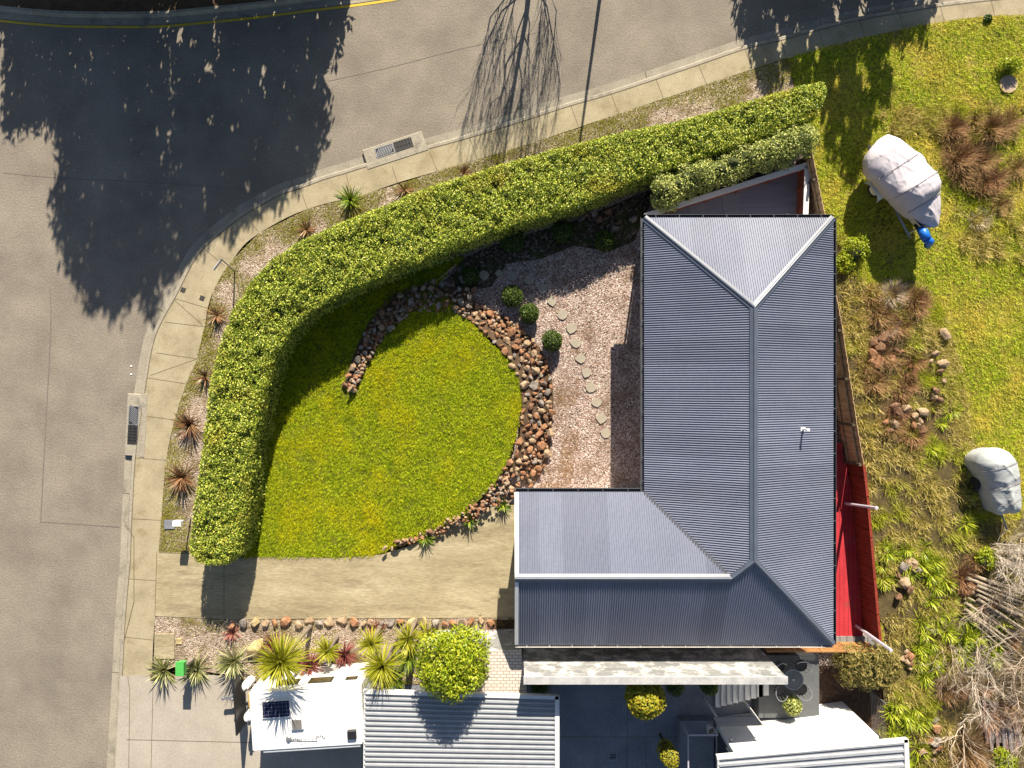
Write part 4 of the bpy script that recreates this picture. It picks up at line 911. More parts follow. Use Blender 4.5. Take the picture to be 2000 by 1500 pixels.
# ---- slope vegetation: strap leaf clumps
AG = [MB] ; prot = []
for k in range(4):
    V, F = strap_arrays(64, .5, .05, (.15,1.4), 1.0, 4, 0.0, .12); prot.append(np_mesh('strap_clump', V, F)); prot[-1].materials.append(M['aga'])
def clump(px, py, s, lab, group):
    p = P(px, py, .15); o = bpy.data.objects.new('strap_leaf_clump', random.choice(prot)); col.objects.link(o)
    o.location = (p.x, p.y, .02); o.rotation_euler.z = random.uniform(0, 6.28); o.scale = (s, s, s*random.uniform(.85, 1.2)); tag(o, lab, 'plant', group)
for px, py, s, lab in ((1820,874,1.0,'green strap leaf clump alone below the lower rubble heap'),(1860,802,.9,'green strap leaf clump at the grass edge above the grey covered boat'),(1788,672,.75,'small strap leaf clump right of the upper rubble heap'),(1836,730,.5,'tiny green clump among stones at the grass edge'),(1840,828,.6,'small strap leaf clump by the lower rubble'),(1884,880,.7,'green clump left of the grey covered boat top'),(1890,912,.85,'green clump touching the grey covered boat'),(1897,965,.9,'lower green clump beside the grey covered boat'),(1886,1020,.95,'yellow green clump just below the grey covered boat')):
    clump(px, py, s, lab, 'strap leaf clumps near the covered boats')
def clumps(n, poly, smin, smax, lab, group):
    for q in scatter([(a, b) for a, b in poly], n): clump(q[0], q[1], random.uniform(smin, smax), lab, group)
clumps(34, [(1720,1065),(1800,1060),(1850,1110),(1870,1180),(1850,1250),(1790,1240),(1800,1160),(1722,1150)], .6, 1.0, 'green strap leaf clump on the slope right of the red fence', 'clumps right of the red fence')
clumps(10, [(1790,1250),(1830,1250),(1838,1330),(1795,1330)], .7, 1.0, 'green strap leaf clump in the column right of the olive shrub', 'clumps right of the olive shrub')
clumps(22, [(1738,1350),(1800,1350),(1815,1440),(1790,1520),(1770,1510),(1742,1440)], .7, 1.1, 'bright strap leaf clump beside the white ribbed roof', 'clumps beside the ribbed roof')
clumps(16, [(1880,1180),(1960,1200),(1960,1300),(1870,1290)], .7, 1.0, 'dark green strap leaf clump under the bare branches', 'clumps under the branches')
for px, py, r, lab in ((1668,490,.55,'yellow green bush against the fence in the boat shadow'),(1648,512,.42,'low bush at the fence below the boat shadow'),(1960,1487,.55,'vivid green bush at the bottom right edge'),(1926,1095,.45,'leafy green bush among bare branches'),(1975,128,.4,'green weed bush by the round manhole cover'),(1930,36,.14,'tiny bush at the footpath edge')):
    shrub('wild_bush', lab, 'bush', px, py, r, r*1.1, M['lime' if r > .3 else 'round'], int(2600*r)+300, .09, None, 0, 12 if r > .3 else 0, .4, None, True, .7, r*.5)
# dry brush and bare saplings
def brush(px, py, n, L, mat, lab, el=(.3,1.4), W=.02, droop=.6, group=None, twigs=0):
    V, F = strap_arrays(n, L, W, el, droop, 4, 0.0, .35*L, .35); q = P(px, py, .2)
    o = link('dry_bush', np_mesh('dry_bush', V, F), mat); o.location = (q.x, q.y, 0); return tag(o, lab, 'bush', group)
for px, py, n, L, m, lab in ((1940,250,420,.75,'rusttwig','rusty brown dry bush at the upper right of the grass'),(1975,235,260,.6,'rusttwig','second rusty bush touching the right edge'),(1870,310,420,.72,'rusttwig','brown dry bush right of the covered boat'),(1915,315,380,.7,'rusttwig','brown dry bush between the covered boat and the edge'),(1945,345,240,.55,'rusttwig','low brown bush below the dry thicket'),(1915,430,150,.5,'twig','small dry bush casting a spiky shadow on the grass'),(1745,575,420,.6,'twig','grey tangle of dry twigs east of the fence'),(1715,600,200,.45,'rusttwig','brown dry tuft left of the grey twig tangle'),(1735,640,200,.5,'twig','thin dry twigs above the upper rubble heap'),(1955,400,200,.5,'rusttwig','straggly brown tuft at the right edge of the grass'),(1890,1470,500,.9,'rusttwig','big rusty brush pile at the bottom right')):
    brush(px, py, n, L, M[m], lab, group='dry bushes')
for k in range(36):
    px, py = [(1685+random.random()*110, 565+random.random()*285), (1840+random.random()*150, 1060+random.random()*430)][k > 22]
    brush(px, py, random.randint(160, 300), random.uniform(.4, .65), M['redtwig' if k % 3 else 'rusttwig'], ('brown low dead scrub among the rubble east of the fence', 'dead brown scrub under the bare trees at the lower right')[k > 22], group=('dead scrub east of the fence', 'dead scrub under the bare trees')[k > 22])
for k in range(16):
    brush(1850+random.random()*150, 225+random.random()*140, random.randint(160, 300), random.uniform(.4, .65), M['rusttwig' if k % 3 else 'redtwig'], 'brown scrub in the dry thicket at the upper right of the grass', group='scrub of the dry thicket')
lp = scatter(PL([(1680,550),(1790,560),(1840,700),(1850,860),(1700,860)]), 5000); lp2 = scatter(PL([(1840,1030),(2060,1020),(2060,1560),(1800,1560)]), 6500)
grass('twig_litter', np.concatenate([lp, lp2]), .34, .016, M['rusttwig'], None, upright=.22)
def sapling(px, py, n, L, r, lab, dirs, depth=3, z=0.0, mat='twig', spread=.5):
    p = P(px, py, z); t = thing('bare_tree', lab, 'tree', (p.x, p.y, 0), 0, 'bare trees at the lower right'); mb = MB()
    for k in range(n):
        a = random.uniform(*dirs); d = (math.cos(a)*.75, math.sin(a)*.75, random.uniform(.35, 1.0)); branches(mb, (random.gauss(0,.12), random.gauss(0,.12), .02), d, L*random.uniform(.7,1.1), r*random.uniform(.6,1.1), depth, spread, 4, 4, -.05, .2)
    mb.build('branches', M['pale' if 'pale' in lab or 'grey' in lab else mat], t); MB().tube([(0,0,-.1),(.02,0,.25)], [r*2.2, r*1.5], 8).build('stump', M['bark'], t)
sapling(1925, 1075, 9, 1.25, .022, 'bare grey tree fanning rightwards below the grey covered boat', (-1.1, .9))
sapling(1985, 1100, 7, 1.2, .02, 'bare tree at the right edge above the log pile', (-2.5, 2.5))
sapling(1905, 1325, 7, 1.3, .024, 'bare pale branched tree left of the weathered boards', (1.4, 4.6))
sapling(1945, 1180, 8, 1.2, .02, 'bare tangle of branches beside the log pile', (0, 6.2))
sapling(1915, 1260, 7, 1.1, .02, 'bare tangle of branches below the log pile', (0, 6.2))
sapling(1990, 1400, 8, 1.2, .02, 'bare tangle of branches right of the weathered boards', (0, 6.2))
sapling(1850, 1250, 5, 1.0, .018, 'thin bare shrub among the strap leaf clumps', (0, 6.2))
sapling(1975, 1050, 7, 1.1, .018, 'bare tangle of branches at the foot of the grey covered boat', (0, 6.2))
sapling(1960, 1330, 8, 1.25, .022, 'bare dark tree over the weathered boards', (-2.4, 1.8))
sapling(1880, 1420, 4, 1.3, .026, 'sparse bare tree right of the ribbed roof', (2.0, 5.4), 2)
sapling(2010, 1290, 7, 1.3, .02, 'bare tree at the right edge below the log pile', (1.5, 4.2))
# cut logs and boards
for k in range(26):
    a = P(1884+random.uniform(-6,20), 1122+k*3.2+random.uniform(-3,3), .15); L = random.uniform(1.6, 3.0); an = R(-17 - k*1.0 + random.uniform(-4,4)); zz = .12+.10*(k % 3)
    o = MB().tube([(0,0,0),(L*.5*math.cos(an), L*.5*math.sin(an), random.uniform(0,.05)),(L*math.cos(an), L*math.sin(an), .02)], [random.uniform(.03,.075), .045, random.uniform(.015,.035)], 8).build('cut_log', M['log']); o.location = (a.x, a.y, zz)
    tag(o, 'weathered grey log in the fanned pile at the right edge', 'log', 'logs piled at the right edge')
for k in range(11):
    a = P(1926+k*6.3, 1418+random.uniform(-8,8), .15); o = MB().box((0,0,0), (.115, random.uniform(1.5,1.9), .035)).build('weathered_board', rough_mat('board_%d' % k, ((.16,.12,.11) if k % 3 else (.22,.09,.06), (.36,.32,.31)), 3, 20, .4, .9, .4, .01, stretch=(4,.6,1))); o.location = (a.x, a.y, .12+.045*(k % 2)); o.rotation_euler = (0, random.uniform(-.1,.1), R(6+random.uniform(-3,3)))
    tag(o, 'weathered purplish board in the stack at the lower right', 'board', 'boards stacked at the lower right')
# ================================================================== STREET FURNITURE
def inlet(px, py, ang, lab, flip=1):
    p = P(px, py); t = thing('kerb_inlet', lab, 'drain', (p.x, p.y, 0), ang, 'kerb inlets')
    MB().rbox((0, .02, -.045), (2.35, .60, .11), .03, 1).build('concrete_surround', M['kerb'], t)
    MB().rbox((0, -.36, -.02), (2.4, .20, .09), .02, 1).build('lintel', M['kerb'], t)
    for k, x in enumerate((-.36, .37)):
        x *= flip; f = MB()
        for sx in (-1, 1): f.box((x+sx*.34, .03, .014), (.03,.36,.02))
        for sy in (-1, 1): f.box((x, .03+sy*.17, .0145), (.68,.03,.02))
        g = f.build('grate', M['steel'] if k == 0 else M['iron'], t)
        MB().box((x, .03, .0115), (.65,.31,.004)).build('grate_pit', M['black'], g)
        b = MB(); 
        for i in range(9 if k == 0 else 6):
            xx = x - .28 + (.07 if k == 0 else .112)*i
            b.box((xx, .03, .02), (.032 if k == 0 else .03, .33, .014), R(-35) if k == 0 else 0)
        if k: b.box((x, .03, .0225), (.64, .02, .012))
        b.build('grate_bars', M['steel'] if k == 0 else M['iron'], g)
inlet(770, 290, R(18), 'kerb inlet with two grates in the upper kerb above the green yucca')
inlet(262, 830, R(87), 'kerb inlet with two grates in the left kerb beside the hedge', -1)
for px, py in ((358,566),(395,582)):
    p = P(px, py); o = MB().rbox((0,0,.006), (.17,.17,.03), .006, 1).build('valve_cover', M['iron']); o.location = (p.x, p.y, .006); o.rotation_euler.z = R(-20)
    tag(o, 'small square valve cover near the kerb side of the footpath' if px < 370 else 'small square valve cover near the garden side of the footpath', 'valve cover', 'valve covers in the footpath')
p = P(1968,165); t = thing('manhole_cover', 'round pale concrete manhole cover in the upper right grass', 'manhole', (p.x, p.y, .02))
MB().lathe((0,0,0), [(.34,-.05),(.34,.05),(.27,.055),(.27,.045)], 28).build('surround', M['sandrock'], t)
MB().lathe((0,0,0), [(.268,.03),(.268,.052),(.20,.052),(.19,.045),(.03,.045),(.001,.05)], 28).build('lid', plain('pinkish_lid', (.36,.27,.22), .9), t)
p = P(458, 530); t = thing('street_sign', 'thin grey street sign pole with a narrow blade on the verge outside the hedge bend', 'sign', (p.x, p.y, 0))
top = P(431, 505, 2.2); v = Vector((top.x-p.x, top.y-p.y, 2.2)); MB().tube([(0,0,-.05), v], .026, 8).build('pole', M['steel'], t)
e = P(416, 527, 2.15); MB().box(((v.x + e.x-p.x)/2, (v.y + e.y-p.y)/2, 2.1), ((e.xy-top.xy).length, .02, .15), math.atan2(e.y-top.y, e.x-top.x)).build('sign_blade', M['lilac'], t)
p = P(349, 1022, 1.0); p.z = 0; t = thing('letterbox', 'white letterbox on a post standing on a grey slab beside the hedge', 'letterbox', (p.x, p.y, 0))
MB().tube([(0,0,-.05),(-.01,0,.86)], .025, 8).build('post', M['steel'], t); MB().rbox((-.03,0,1.0), (.30,.20,.26), .02).build('box', M['white'], t); MB().box((-.03,-.103,1.04), (.2,.006,.03)).build('slot', M['black'], t)
q = P(332, 1024); o = MB().rbox((0,0,.03), (.40,.34,.05), .008, 1).build('paving_slab', M['court']); o.location = q; tag(o, 'square grey slab beside the white letterbox', 'slab')
p = P(354, 1305, 1.0); p.z = 0; t = thing('green_letterbox', 'bright green letterbox between two pale strap plants', 'letterbox', (p.x, p.y, 0))
MB().box((0,-.02,.40), (.16,.10,.90)).build('pedestal', M['greyrock'], t); MB().rbox((0,0,.98), (.26,.46,.26), .015).build('box', M['green'], t); MB().rbox((0,.02,1.125), (.30,.52,.035), .01).build('lid', M['green'], t)
for px, py, s, m, lab in ((322,1262,(.75,.95),'drive','worn concrete slab by the footpath in the neighbour garden'),(350,1252,(.24,.22),'sandrock','small pale pit lid in the neighbour garden gravel'),(318,1322,(.9,.22),'soil','dark step slab behind the left strap plant')):
    p = P(px, py); o = MB().rbox((0,0,.012), (*s,.05), .008, 1).build('ground_slab', M[m]); o.location = (p.x, p.y, .01); tag(o, lab, 'slab')
for px, py in ((253,715),(253,731)):
    p = P(px, py); o = MB().rbox((0,0,.01), (.07,.05,.02), .008, 1).build('litter', M['white']); o.location = (p.x, p.y, ROADZ+.004); tag(o, 'tiny white scrap of litter on the road near the left kerb', 'litter', 'litter on the road')
# low concrete wall between bed and caravan
a = P(505,1318,.55); b_ = P(735,1322,.55); m = (a+b_)/2
o = MB().rbox((0,0,.275), ((b_-a).length,.14,.55), .01, 1).build('garden_wall', M['concrete']); o.location = (m.x, m.y, 0); o.rotation_euler.z = math.atan2(b_.y-a.y, b_.x-a.x); tag(o, 'low beige concrete garden wall between the planted bed and the caravan', 'wall')

# ================================================================== NEIGHBOUR'S WALLS, COURTYARD
wz = 3.77; wy = P(1000,1243).y; x0 = P(1019,1270,.5).x+.04; x1 = P(1462,1243).x
bw = thing('block_wall', 'long grey concrete block wall with pale efflorescence south of the house', 'wall', ((x0+x1)/2, wy-.1, 0))
MB().box((0,0,wz/2-.03), (x1-x0, .2, wz-.06)).build('blockwork', M['block'], bw)
MB().box((0,0,wz-.02), (x1-x0+.05, .24, .09)).build('coping', rough_mat('pale_coping', ((.28,.28,.285),(.46,.455,.45)), 3, 30, .4, .9, .3, .006, stain=((.2,.15,.12),3,.6,.75)), bw)
tz = 2.2
c = PL([(840,1274),(1018,1270),(1029,1362),(830,1362)], tz); m = sum((Vector(v) for v in c), Vector())/4
pt = thing('paved_terrace', 'small raised terrace of white block pavers between round tree and block wall', 'terrace', (m.x, m.y, 0))
MB().prism([(v.x-m.x, v.y-m.y) for v in c], 0, tz-.05).build('retaining_wall', M['block'], pt)
MB().prism([(v.x-m.x, v.y-m.y) for v in c], tz-.05, tz).build('paving', M['paver'], pt)
# carport roof
def ribroof(name, lab, cat, corners, z, pitch, mat, group=None, fall=0.0, posts=True):
    A, B, D, E = [P(a, b, z) for a, b in corners]  # NW NE SE SW
    m = (A+B+D+E)/4; t = thing(name, lab, cat, (m.x, m.y, 0), 0, group); mb = MB(); n = int((A-E).length/pitch)
    prof = [(0, 0), (.10, .065), (.44, .065), (.54, 0), (1, 0)]
    rows = []
    for i in range(n):
        for f, h in prof[:-1]:
            s = (i+f)/n; rows.append((A.lerp(E, s), B.lerp(D, s), h))
    vs = []
    for a, b_, h in rows: vs += [a - m + Vector((0,0,z+h)), b_ - m + Vector((0,0,z+h))]
    mb.add(vs, [(2*i, 2*i+2, 2*i+3, 2*i+1) for i in range(len(rows)-1)]); mb.build('roof_sheet', mat, t)
    mb = MB()
    for p, q, wd in ((A, B, .12), (B, D, .15), (A, E, .05)):
        c = (p+q)/2 - m; mb.box((c.x, c.y, z+.0), ((q-p).length+.1, wd, .16 if wd > .1 else .13), math.atan2(q.y-p.y, q.x-p.x))
    mb.build('fascia', M['offwhite'], t)
    if posts:
        for k in (A, B): 
            c = k.lerp(m, .06) - m; MB().box((c.x, c.y, z/2-.05), (.09,.09,z-.1)).build('post', M['steel'], t)
    return t
ribroof('carport', 'carport with pale ribbed metal roof beside the caravan', 'carport', [(713,1350),(1088,1361),(1088,1620),(711,1620)], 2.75, .168, M['greyr'])
nh = ribroof('neighbour_house', 'white neighbour house with pale ribbed roof at the bottom edge', 'house', [(1402,1478),(1768,1445),(1775,1640),(1402,1640)], 2.75, .21, M['greyr'], posts=False)
NO = nh.location
wq = [P(1391,1402,.0), P(1668,1398,.0)]; a, b_ = wq; a = a + Vector((.04,0,0)); ang = math.atan2(b_.y-a.y, b_.x-a.x)
top0 = P(1402,1478,2.75); 
wp = [(a.x,a.y),(P(1715,1448,2.62).x,P(1668,1398,.55).y-.5),(P(1735,1600,2.6).x, -15.3),(a.x,-15.3)]
wp = [(a.x, a.y), (P(1717,1448,2.7).x, P(1717,1446,2.7).y+.12), (P(1735,1600,2.6).x, -15.3), (a.x, -15.3)]
MB().prism([(u-NO.x, v-NO.y) for u, v in wp], -.1, 2.66).build('wall', M['white'], nh)
mb = MB(); lw = P(1436,1471,2.6)
win_c = Vector((a.x-.03-NO.x, a.y-.75-NO.y, 1.5)); MB().box(win_c, (.06,1.1,1.6)).build('window', M['gutter'], nh); MB().box(win_c+Vector((-.022,0,0)), (.03,.95,1.45)).build('pane', M['glass'], nh.children[-1] if False else nh)
for px, py, z in ((1428,1450,1.8),): 
    p = P(px, py, z); MB().lathe((p.x-NO.x, a.y+.05-NO.y, z), [(.05,0),(.05,.08),(.001,.1)], 8, 'Y').build('wall_lamp', M['steel'], nh)
# porch roof panel west of white wall
o = thing('porch_roof', 'small blue grey boarded porch roof above the steps', 'porch roof', P(1440,1412,.9)); q = P(1440,1412,2.2); o.location = (q.x, q.y, 0)
cq = [P(x_, y_, 2.2)-q for x_, y_ in ((1393,1401),(1475,1399),(1492,1417),(1404,1419))]
MB().prism([(v.x, v.y) for v in cq], 2.16, 2.21).build('roof_boards', M['deckgrey'], o); MB().box((cq[3].x+.1, cq[3].y+.05, 1.08), (.07,.07,2.15)).build('post', M['offwhite'], o); MB().box((cq[2].x-.1, cq[2].y+.05, 1.08), (.07,.07,2.15)).build('post', M['offwhite'], o)
# steps and terrace
p0 = P(1396,1330); sx = .19; st = thing('concrete_steps', 'broad flight of pale concrete steps climbing to the patio', 'steps', (p0.x, p0.y, 0)); mb = MB()
for k in range(9):
    x_ = k*sx; l = 1.55 - .11*k*.9
    mb.box((x_+sx/2, -l/2+.6, .05*(k+1)), (sx, l, .1*(k+1)))
mb.build('treads', M['offwhite'], st)
pat = MB(); pp_ = PL([(1482,1280),(1600,1280),(1600,1402),(1482,1402)], .8); pat.prism([(v.x, v.y) for v in pp_], -.05, .8)
o = pat.build('patio', plain('dark_patio', (.075,.08,.085), .8)); o['kind'] = 'structure'
tc = P(1549,1327,1.5); t = thing('patio_table', 'round glass and wire patio table in the lattice shade', 'table', (tc.x, tc.y, .8))
MB().lathe((0,0,.70), [(.34,0),(.36,.01),(.36,.03),(.33,.03)], 28).build('rim', M['steel'], t); MB().lathe((0,0,.715), [(.335,0),(.001,0.002)], 28).build('tabletop', plain('smoky_glass', (.13,.135,.13), .2), t)
MB().lathe((0,0,.70), [(.001,.06),(.025,.06),(.025,-.02)], 8).build('parasol_ring', M['white'], t)
for k in range(4): an = R(45+90*k); MB().tube([(.3*math.cos(an),.3*math.sin(an),.7),(.1*math.cos(an),.1*math.sin(an),.35),(.28*math.cos(an),.28*math.sin(an),0)], .012, 6).build('leg', M['steel'], t)
def chair(px, py, face, lab):
    c = P(px, py, 1.4); t = thing('wire_chair', lab, 'chair', (c.x, c.y, .8), face, 'wire chairs round the patio table')
    MB().lathe((0,0,.43), [(.001,.0),(.2,.005),(.22,.02),(.2,.025)], 18).build('seat', M['iron'], t)
    b = MB(); pts = []
    for k in range(13): an = R(75+ 210*k/12); pts.append((.25*math.cos(an), .25*math.sin(an), .62 + .2*math.sin(math.pi*k/12)))
    b.tube(pts, .014, 6); 
    for q in pts[::2]: b.tube([q, (q[0]*.8, q[1]*.8, .44)], .007, 5)
    b.build('backrest', M['steel'], t)
    for k in range(4): an = R(45+90*k); MB().tube([(.15*math.cos(an),.15*math.sin(an),.43),(.2*math.cos(an),.2*math.sin(an),0)], .011, 6).build('leg', M['steel'], t)
for px, py, f, l in ((1524,1306,R(-45),'wire chair at the upper left of the patio table'),(1568,1303,R(-135),'wire chair at the upper right of the patio table'),(1526,1352,R(45),'wire chair at the lower left of the patio table'),(1568,1350,R(135),'wire chair at the lower right of the patio table dappled with light')): chair(px, py, f, l)
p = P(1550,1375,1.1); shrub('patio_shrub', 'small leafy shrub at the foot of the patio in dappled light', 'shrub', 1548, 1378, .35, .7, M['olive'], 1200, .07, None, .8)
# grey planter with rail and pot
c = PL([(1328,1408),(1394,1408),(1394,1600),(1328,1600)], .45); m = sum(c, Vector())/4; t = thing('grey_platform', 'grey rendered landing block with white rail beside the neighbour house', 'landing', (m.x, m.y, 0))
MB().prism([(v.x-m.x, v.y-m.y) for v in c], 0, .45).build('block', M['court'], t)
rail = MB(); zr = 1.3; pr_ = [P(1344,1436,zr), P(1402,1436,zr)]; p3 = P(1345,1600,zr)
for q, w_ in ((pr_[0], pr_[1]), (pr_[0], p3)): rail.tube([Vector((q.x-m.x,q.y-m.y,zr)), Vector((w_.x-m.x,w_.y-m.y,zr))], .03, 6)
rail.build('handrail', M['lilac'], t)
for q in (pr_[0], pr_[1]): MB().box((q.x-m.x, q.y-m.y, .87), (.045,.045,.85)).build('rail_post', M['lilac'], t)
q = P(1389,1428,.75); t2 = thing('flower_pot', 'white round pot with a dry plant on the grey landing', 'pot', (q.x, q.y, .45))
MB().lathe((0,0,0), [(.001,0),(.11,0),(.16,.3),(.165,.32),(.14,.32),(.13,.26),(.001,.26)], 20).build('pot_body', M['white'], t2)
V, F = strap_arrays(30, .3, .02, (.2,1.4), 1.2, 4, .26, .04); link('dry_plant', np_mesh('dry_plant', V, F), M['rusttwig'], t2)
q = P(1197,1478); t = thing('courtyard_drain', 'small dark drain grate in the courtyard floor', 'drain', (q.x, q.y, -.02)); MB().box((0,0,.004), (.30,.28,.01)).build('frame', M['steel'], t); mb = MB()
for k in range(4): mb.box((0,-.09+.06*k,.014), (.26,.03,.014))
mb.build('grate_bars', M['black'], t)
# wire fence right of bark bed
t = thing('wire_fence', 'sagging wire mesh fence at the edge of the dark bark bed', 'fence', P(1729,1410)); fo = t.location.copy(); mb = MB(); fa = P(1727,1372,1.1)-fo; fb = P(1733,1452,1.1)-fo
for zz in np.arange(.1, 1.15, .12): mb.tube([(fa.x,fa.y,zz),((fa.x+fb.x)/2,(fa.y+fb.y)/2,zz-.03),(fb.x,fb.y,zz)], .006, 4, False)
for k in range(14): q = fa.lerp(fb, k/13); mb.tube([(q.x,q.y,.05),(q.x,q.y,1.1)], .005, 4, False)
mb.build('mesh', M['steel'], t)
for q in (fa, fb): MB().tube([(q.x,q.y,-.05),(q.x,q.y,1.2)], .03, 8).build('post', M['steel'], t)

# ================================================================== CARAVAN
cz = 2.6; cc = P(599,1403,cz); cv = thing('caravan', 'white touring caravan with solar panel parked beside the ribbed carport', 'caravan', (cc.x, cc.y, 0), R(3.6))
Lc, Wc = 3.86, 2.0
prof = [(-1.93,.55),(-1.96,1.2),(-1.96,2.1),(-1.90,2.5),(-1.82,2.56),(1.75,2.56),(1.88,2.45),(1.93,1.4),(1.91,.45),(-1.7,.45)]
mb = MB(); n = len(prof); vs = [(x_, -Wc/2+.04, z_) for x_, z_ in prof] + [(x_, Wc/2-.04, z_) for x_, z_ in prof]
mb.add(vs, [(i, (i+1) % n, n+(i+1) % n, n+i) for i in range(n)] + [tuple(range(n))[::-1], tuple(range(n, 2*n))]); body = mb.build('body', M['white'], cv); 
MB().rbox((-.03,0,2.575), (3.74,Wc,.10), .045, 3).build('roof_shell', M['white'], cv)
MB().rbox((-.02,0,2.62), (3.44,Wc-.28,.03), .012, 1).build('roof_panel', M['white'], cv)
for x_, w_, h_ in ((-.75,.62,.42),(.35,.78,.42),(1.42,.36,.22)):
    wn = MB().rbox((x_, Wc/2-.03, 1.85), (w_+.06,.04,h_+.06), .015, 1).build('window', M['black'], cv); MB().box((x_, Wc/2-.006, 1.85), (w_-.02,.006,h_-.02)).build('pane', plain('amber_glass', (.06,.05,.02), .1), wn)
sp = MB().rbox((-.98,.42,2.69), (.98,.60,.035), .008, 1).build('solar_panel', M['offwhite'], cv); MB().box((-.98,.42,2.712), (.90,.53,.012)).build('solar_cells', M['solar'], sp)
ht = MB().rbox((-.30,-.12,2.68), (.42,.40,.12), .03, 2).build('roof_hatch', M['offwhite'], cv); MB().rbox((-.30,-.12,2.745), (.33,.32,.02), .01, 1).build('hatch_lid', plain('smoked_hatch', (.16,.15,.14), .25), ht)
MB().rbox((1.52,-.60,2.68), (.30,.30,.14), .02, 1).build('roof_vent', M['black'], cv)
MB().tube([(-1.55,-Wc/2-.06,2.5),(1.75,-Wc/2-.06,2.5)], .065, 10).build('awning', M['white'], cv)
mb = MB(); mb.lathe((-.63,-.62,2.64), [(.10,0),(.10,.04),(.07,.08),(.001,.09)], 14); mb.tube([(-.55,-.64,2.69),(.35,-.66,2.72)], .012, 6); 
for k in range(5): mb.tube([(-.2+.13*k,-.80+.05*(k % 2),2.70),(-.2+.13*k,-.54,2.70)], .010, 5)
mb.build('tv_antenna', M['steel'], cv)
# grey shapes printed on the roof
mb = MB()
for cx, cy in ((-.42,-.82),(.42,-.78)):
    for k in range(5):
        a0 = R(20+28*k); a1 = R(20+28*k+20); r0, r1 = .12, .20
        mb.add([(cx+r0*math.cos(a0),cy+r0*math.sin(a0),2.6385),(cx+r1*math.cos(a0),cy+r1*math.sin(a0),2.6385),(cx+r1*math.cos(a1),cy+r1*math.sin(a1),2.6385),(cx+r0*math.cos(a1),cy+r0*math.sin(a1),2.6385)], [(0,1,2,3)])
mb.build('roof_marks', plain('grey_print', (.16,.17,.2), .6), cv)
for sy in (-1, 1):
    wl = thing('wheel', None, None, (.25, sy*(Wc/2-.14), .33)); wl.parent = cv
    MB().lathe((0,0,0), [(.19,-.09),(.30,-.09),(.33,-.06),(.33,.06),(.30,.09),(.19,.09)], 20, 'Y').build('tyre', M['rubber'], wl); MB().lathe((0,0,0), [(.001,.05*sy),(.19,.07*sy),(.19,-.07*sy)], 16, 'Y').build('rim', M['steel'], wl)
mb = MB()
for sy in (-1, 1): mb.tube([(-1.7,sy*.62,.48),(-3.45,sy*.04,.48)], .045, 4)
mb.box((-3.52,0,.5), (.28,.09,.09)); mb.build('drawbar', M['steel'], cv)
MB().lathe((-3.68,0,.5), [(.001,-.06),(.07,-.03),(.07,.04),(.001,.07)], 10).build('coupling', M['steel'], cv)
MB().tube([(-3.25,.17,.05),(-3.25,.17,.85)], .035, 8).build('jockey_wheel', M['steel'], cv)
MB().add([(-3.0,-1.0,.4),(-2.92,-1.0,.4),(-2.92,.95,.4),(-3.0,.95,.4),(-2.9,-.95,1.5),(-2.84,-.95,1.5),(-2.84,.9,1.5),(-2.9,.9,1.5)], [(0,3,2,1),(4,5,6,7),(0,1,5,4),(1,2,6,5),(2,3,7,6),(3,0,4,7)]).build('stone_guard', M['black'], cv)
for y_ in (.62, -.52): MB().lathe((-2.60,y_,.5), [(.001,0),(.15,0),(.165,.1),(.165,.5),(.13,.62),(.06,.66),(.06,.74),(.001,.74)], 16).build('gas_bottle', M['white'], cv)
MB().rbox((-2.46,.1,.95), (.16,.55,.35), .04).build('hose_box', plain('yellow_box', (.42,.28,.08), .6), cv)
MB().box((-1.92,0,.62), (.06,1.7,.1)).build('front_bumper', M['steel'], cv)

# ================================================================== COVERED BOATS
def fold(x, y, t, s):
    """taut straight folds: sharp ridges fanning across the cloth"""
    f = 0
    for k, (cx, cy, q) in enumerate(((.12,-.1,9),(.55,.5,11),(.95,.1,12),(.5,-.6,10))):
        an = np.arctan2(s-cy*1.0, (t-cx)*3.2) + .5*vnoise(x, y, 1.1); r = np.hypot(s-cy, (t-cx)*3.2)
        f = f + (1-np.abs(np.sin(an*q*.5)))**5*np.exp(-r/.9)*ss(.05,.3,r)
    return f
M['tarpseam'] = plain('cover_seam', (.24,.225,.24), .8)
def straps(parent, V, B3, a, u, L, ts, mat):
    A = np.array(V); nn = np.array([-u[1], u[0]])
    for t_ in ts:
        tt = ((A[:, :2]-a)@u)/L; ss_ = (A[:, :2]-a)@nn; m = np.abs(tt-t_) < .03; lo, hi = ss_[m].min(), ss_[m].max(); mb = MB(); pts = []
        for s_ in np.linspace(lo+.01, hi-.01, 22):
            p = a+u*L*t_+nn*s_; d = np.hypot(A[:, 0]-p[0], A[:, 1]-p[1]); k = np.argsort(d)[:4]; pts.append((p[0]-B3[0], p[1]-B3[1], A[k, 2].max()+.008))
        n = len(pts); w_ = np.array([u[0], u[1], 0])*.018
        mb.add([np.array(p)-w_ for p in pts]+[np.array(p)+w_ for p in pts], [(i, i+1, n+i+1, n+i) for i in range(n-1)]); mb.build('strap', mat, parent)
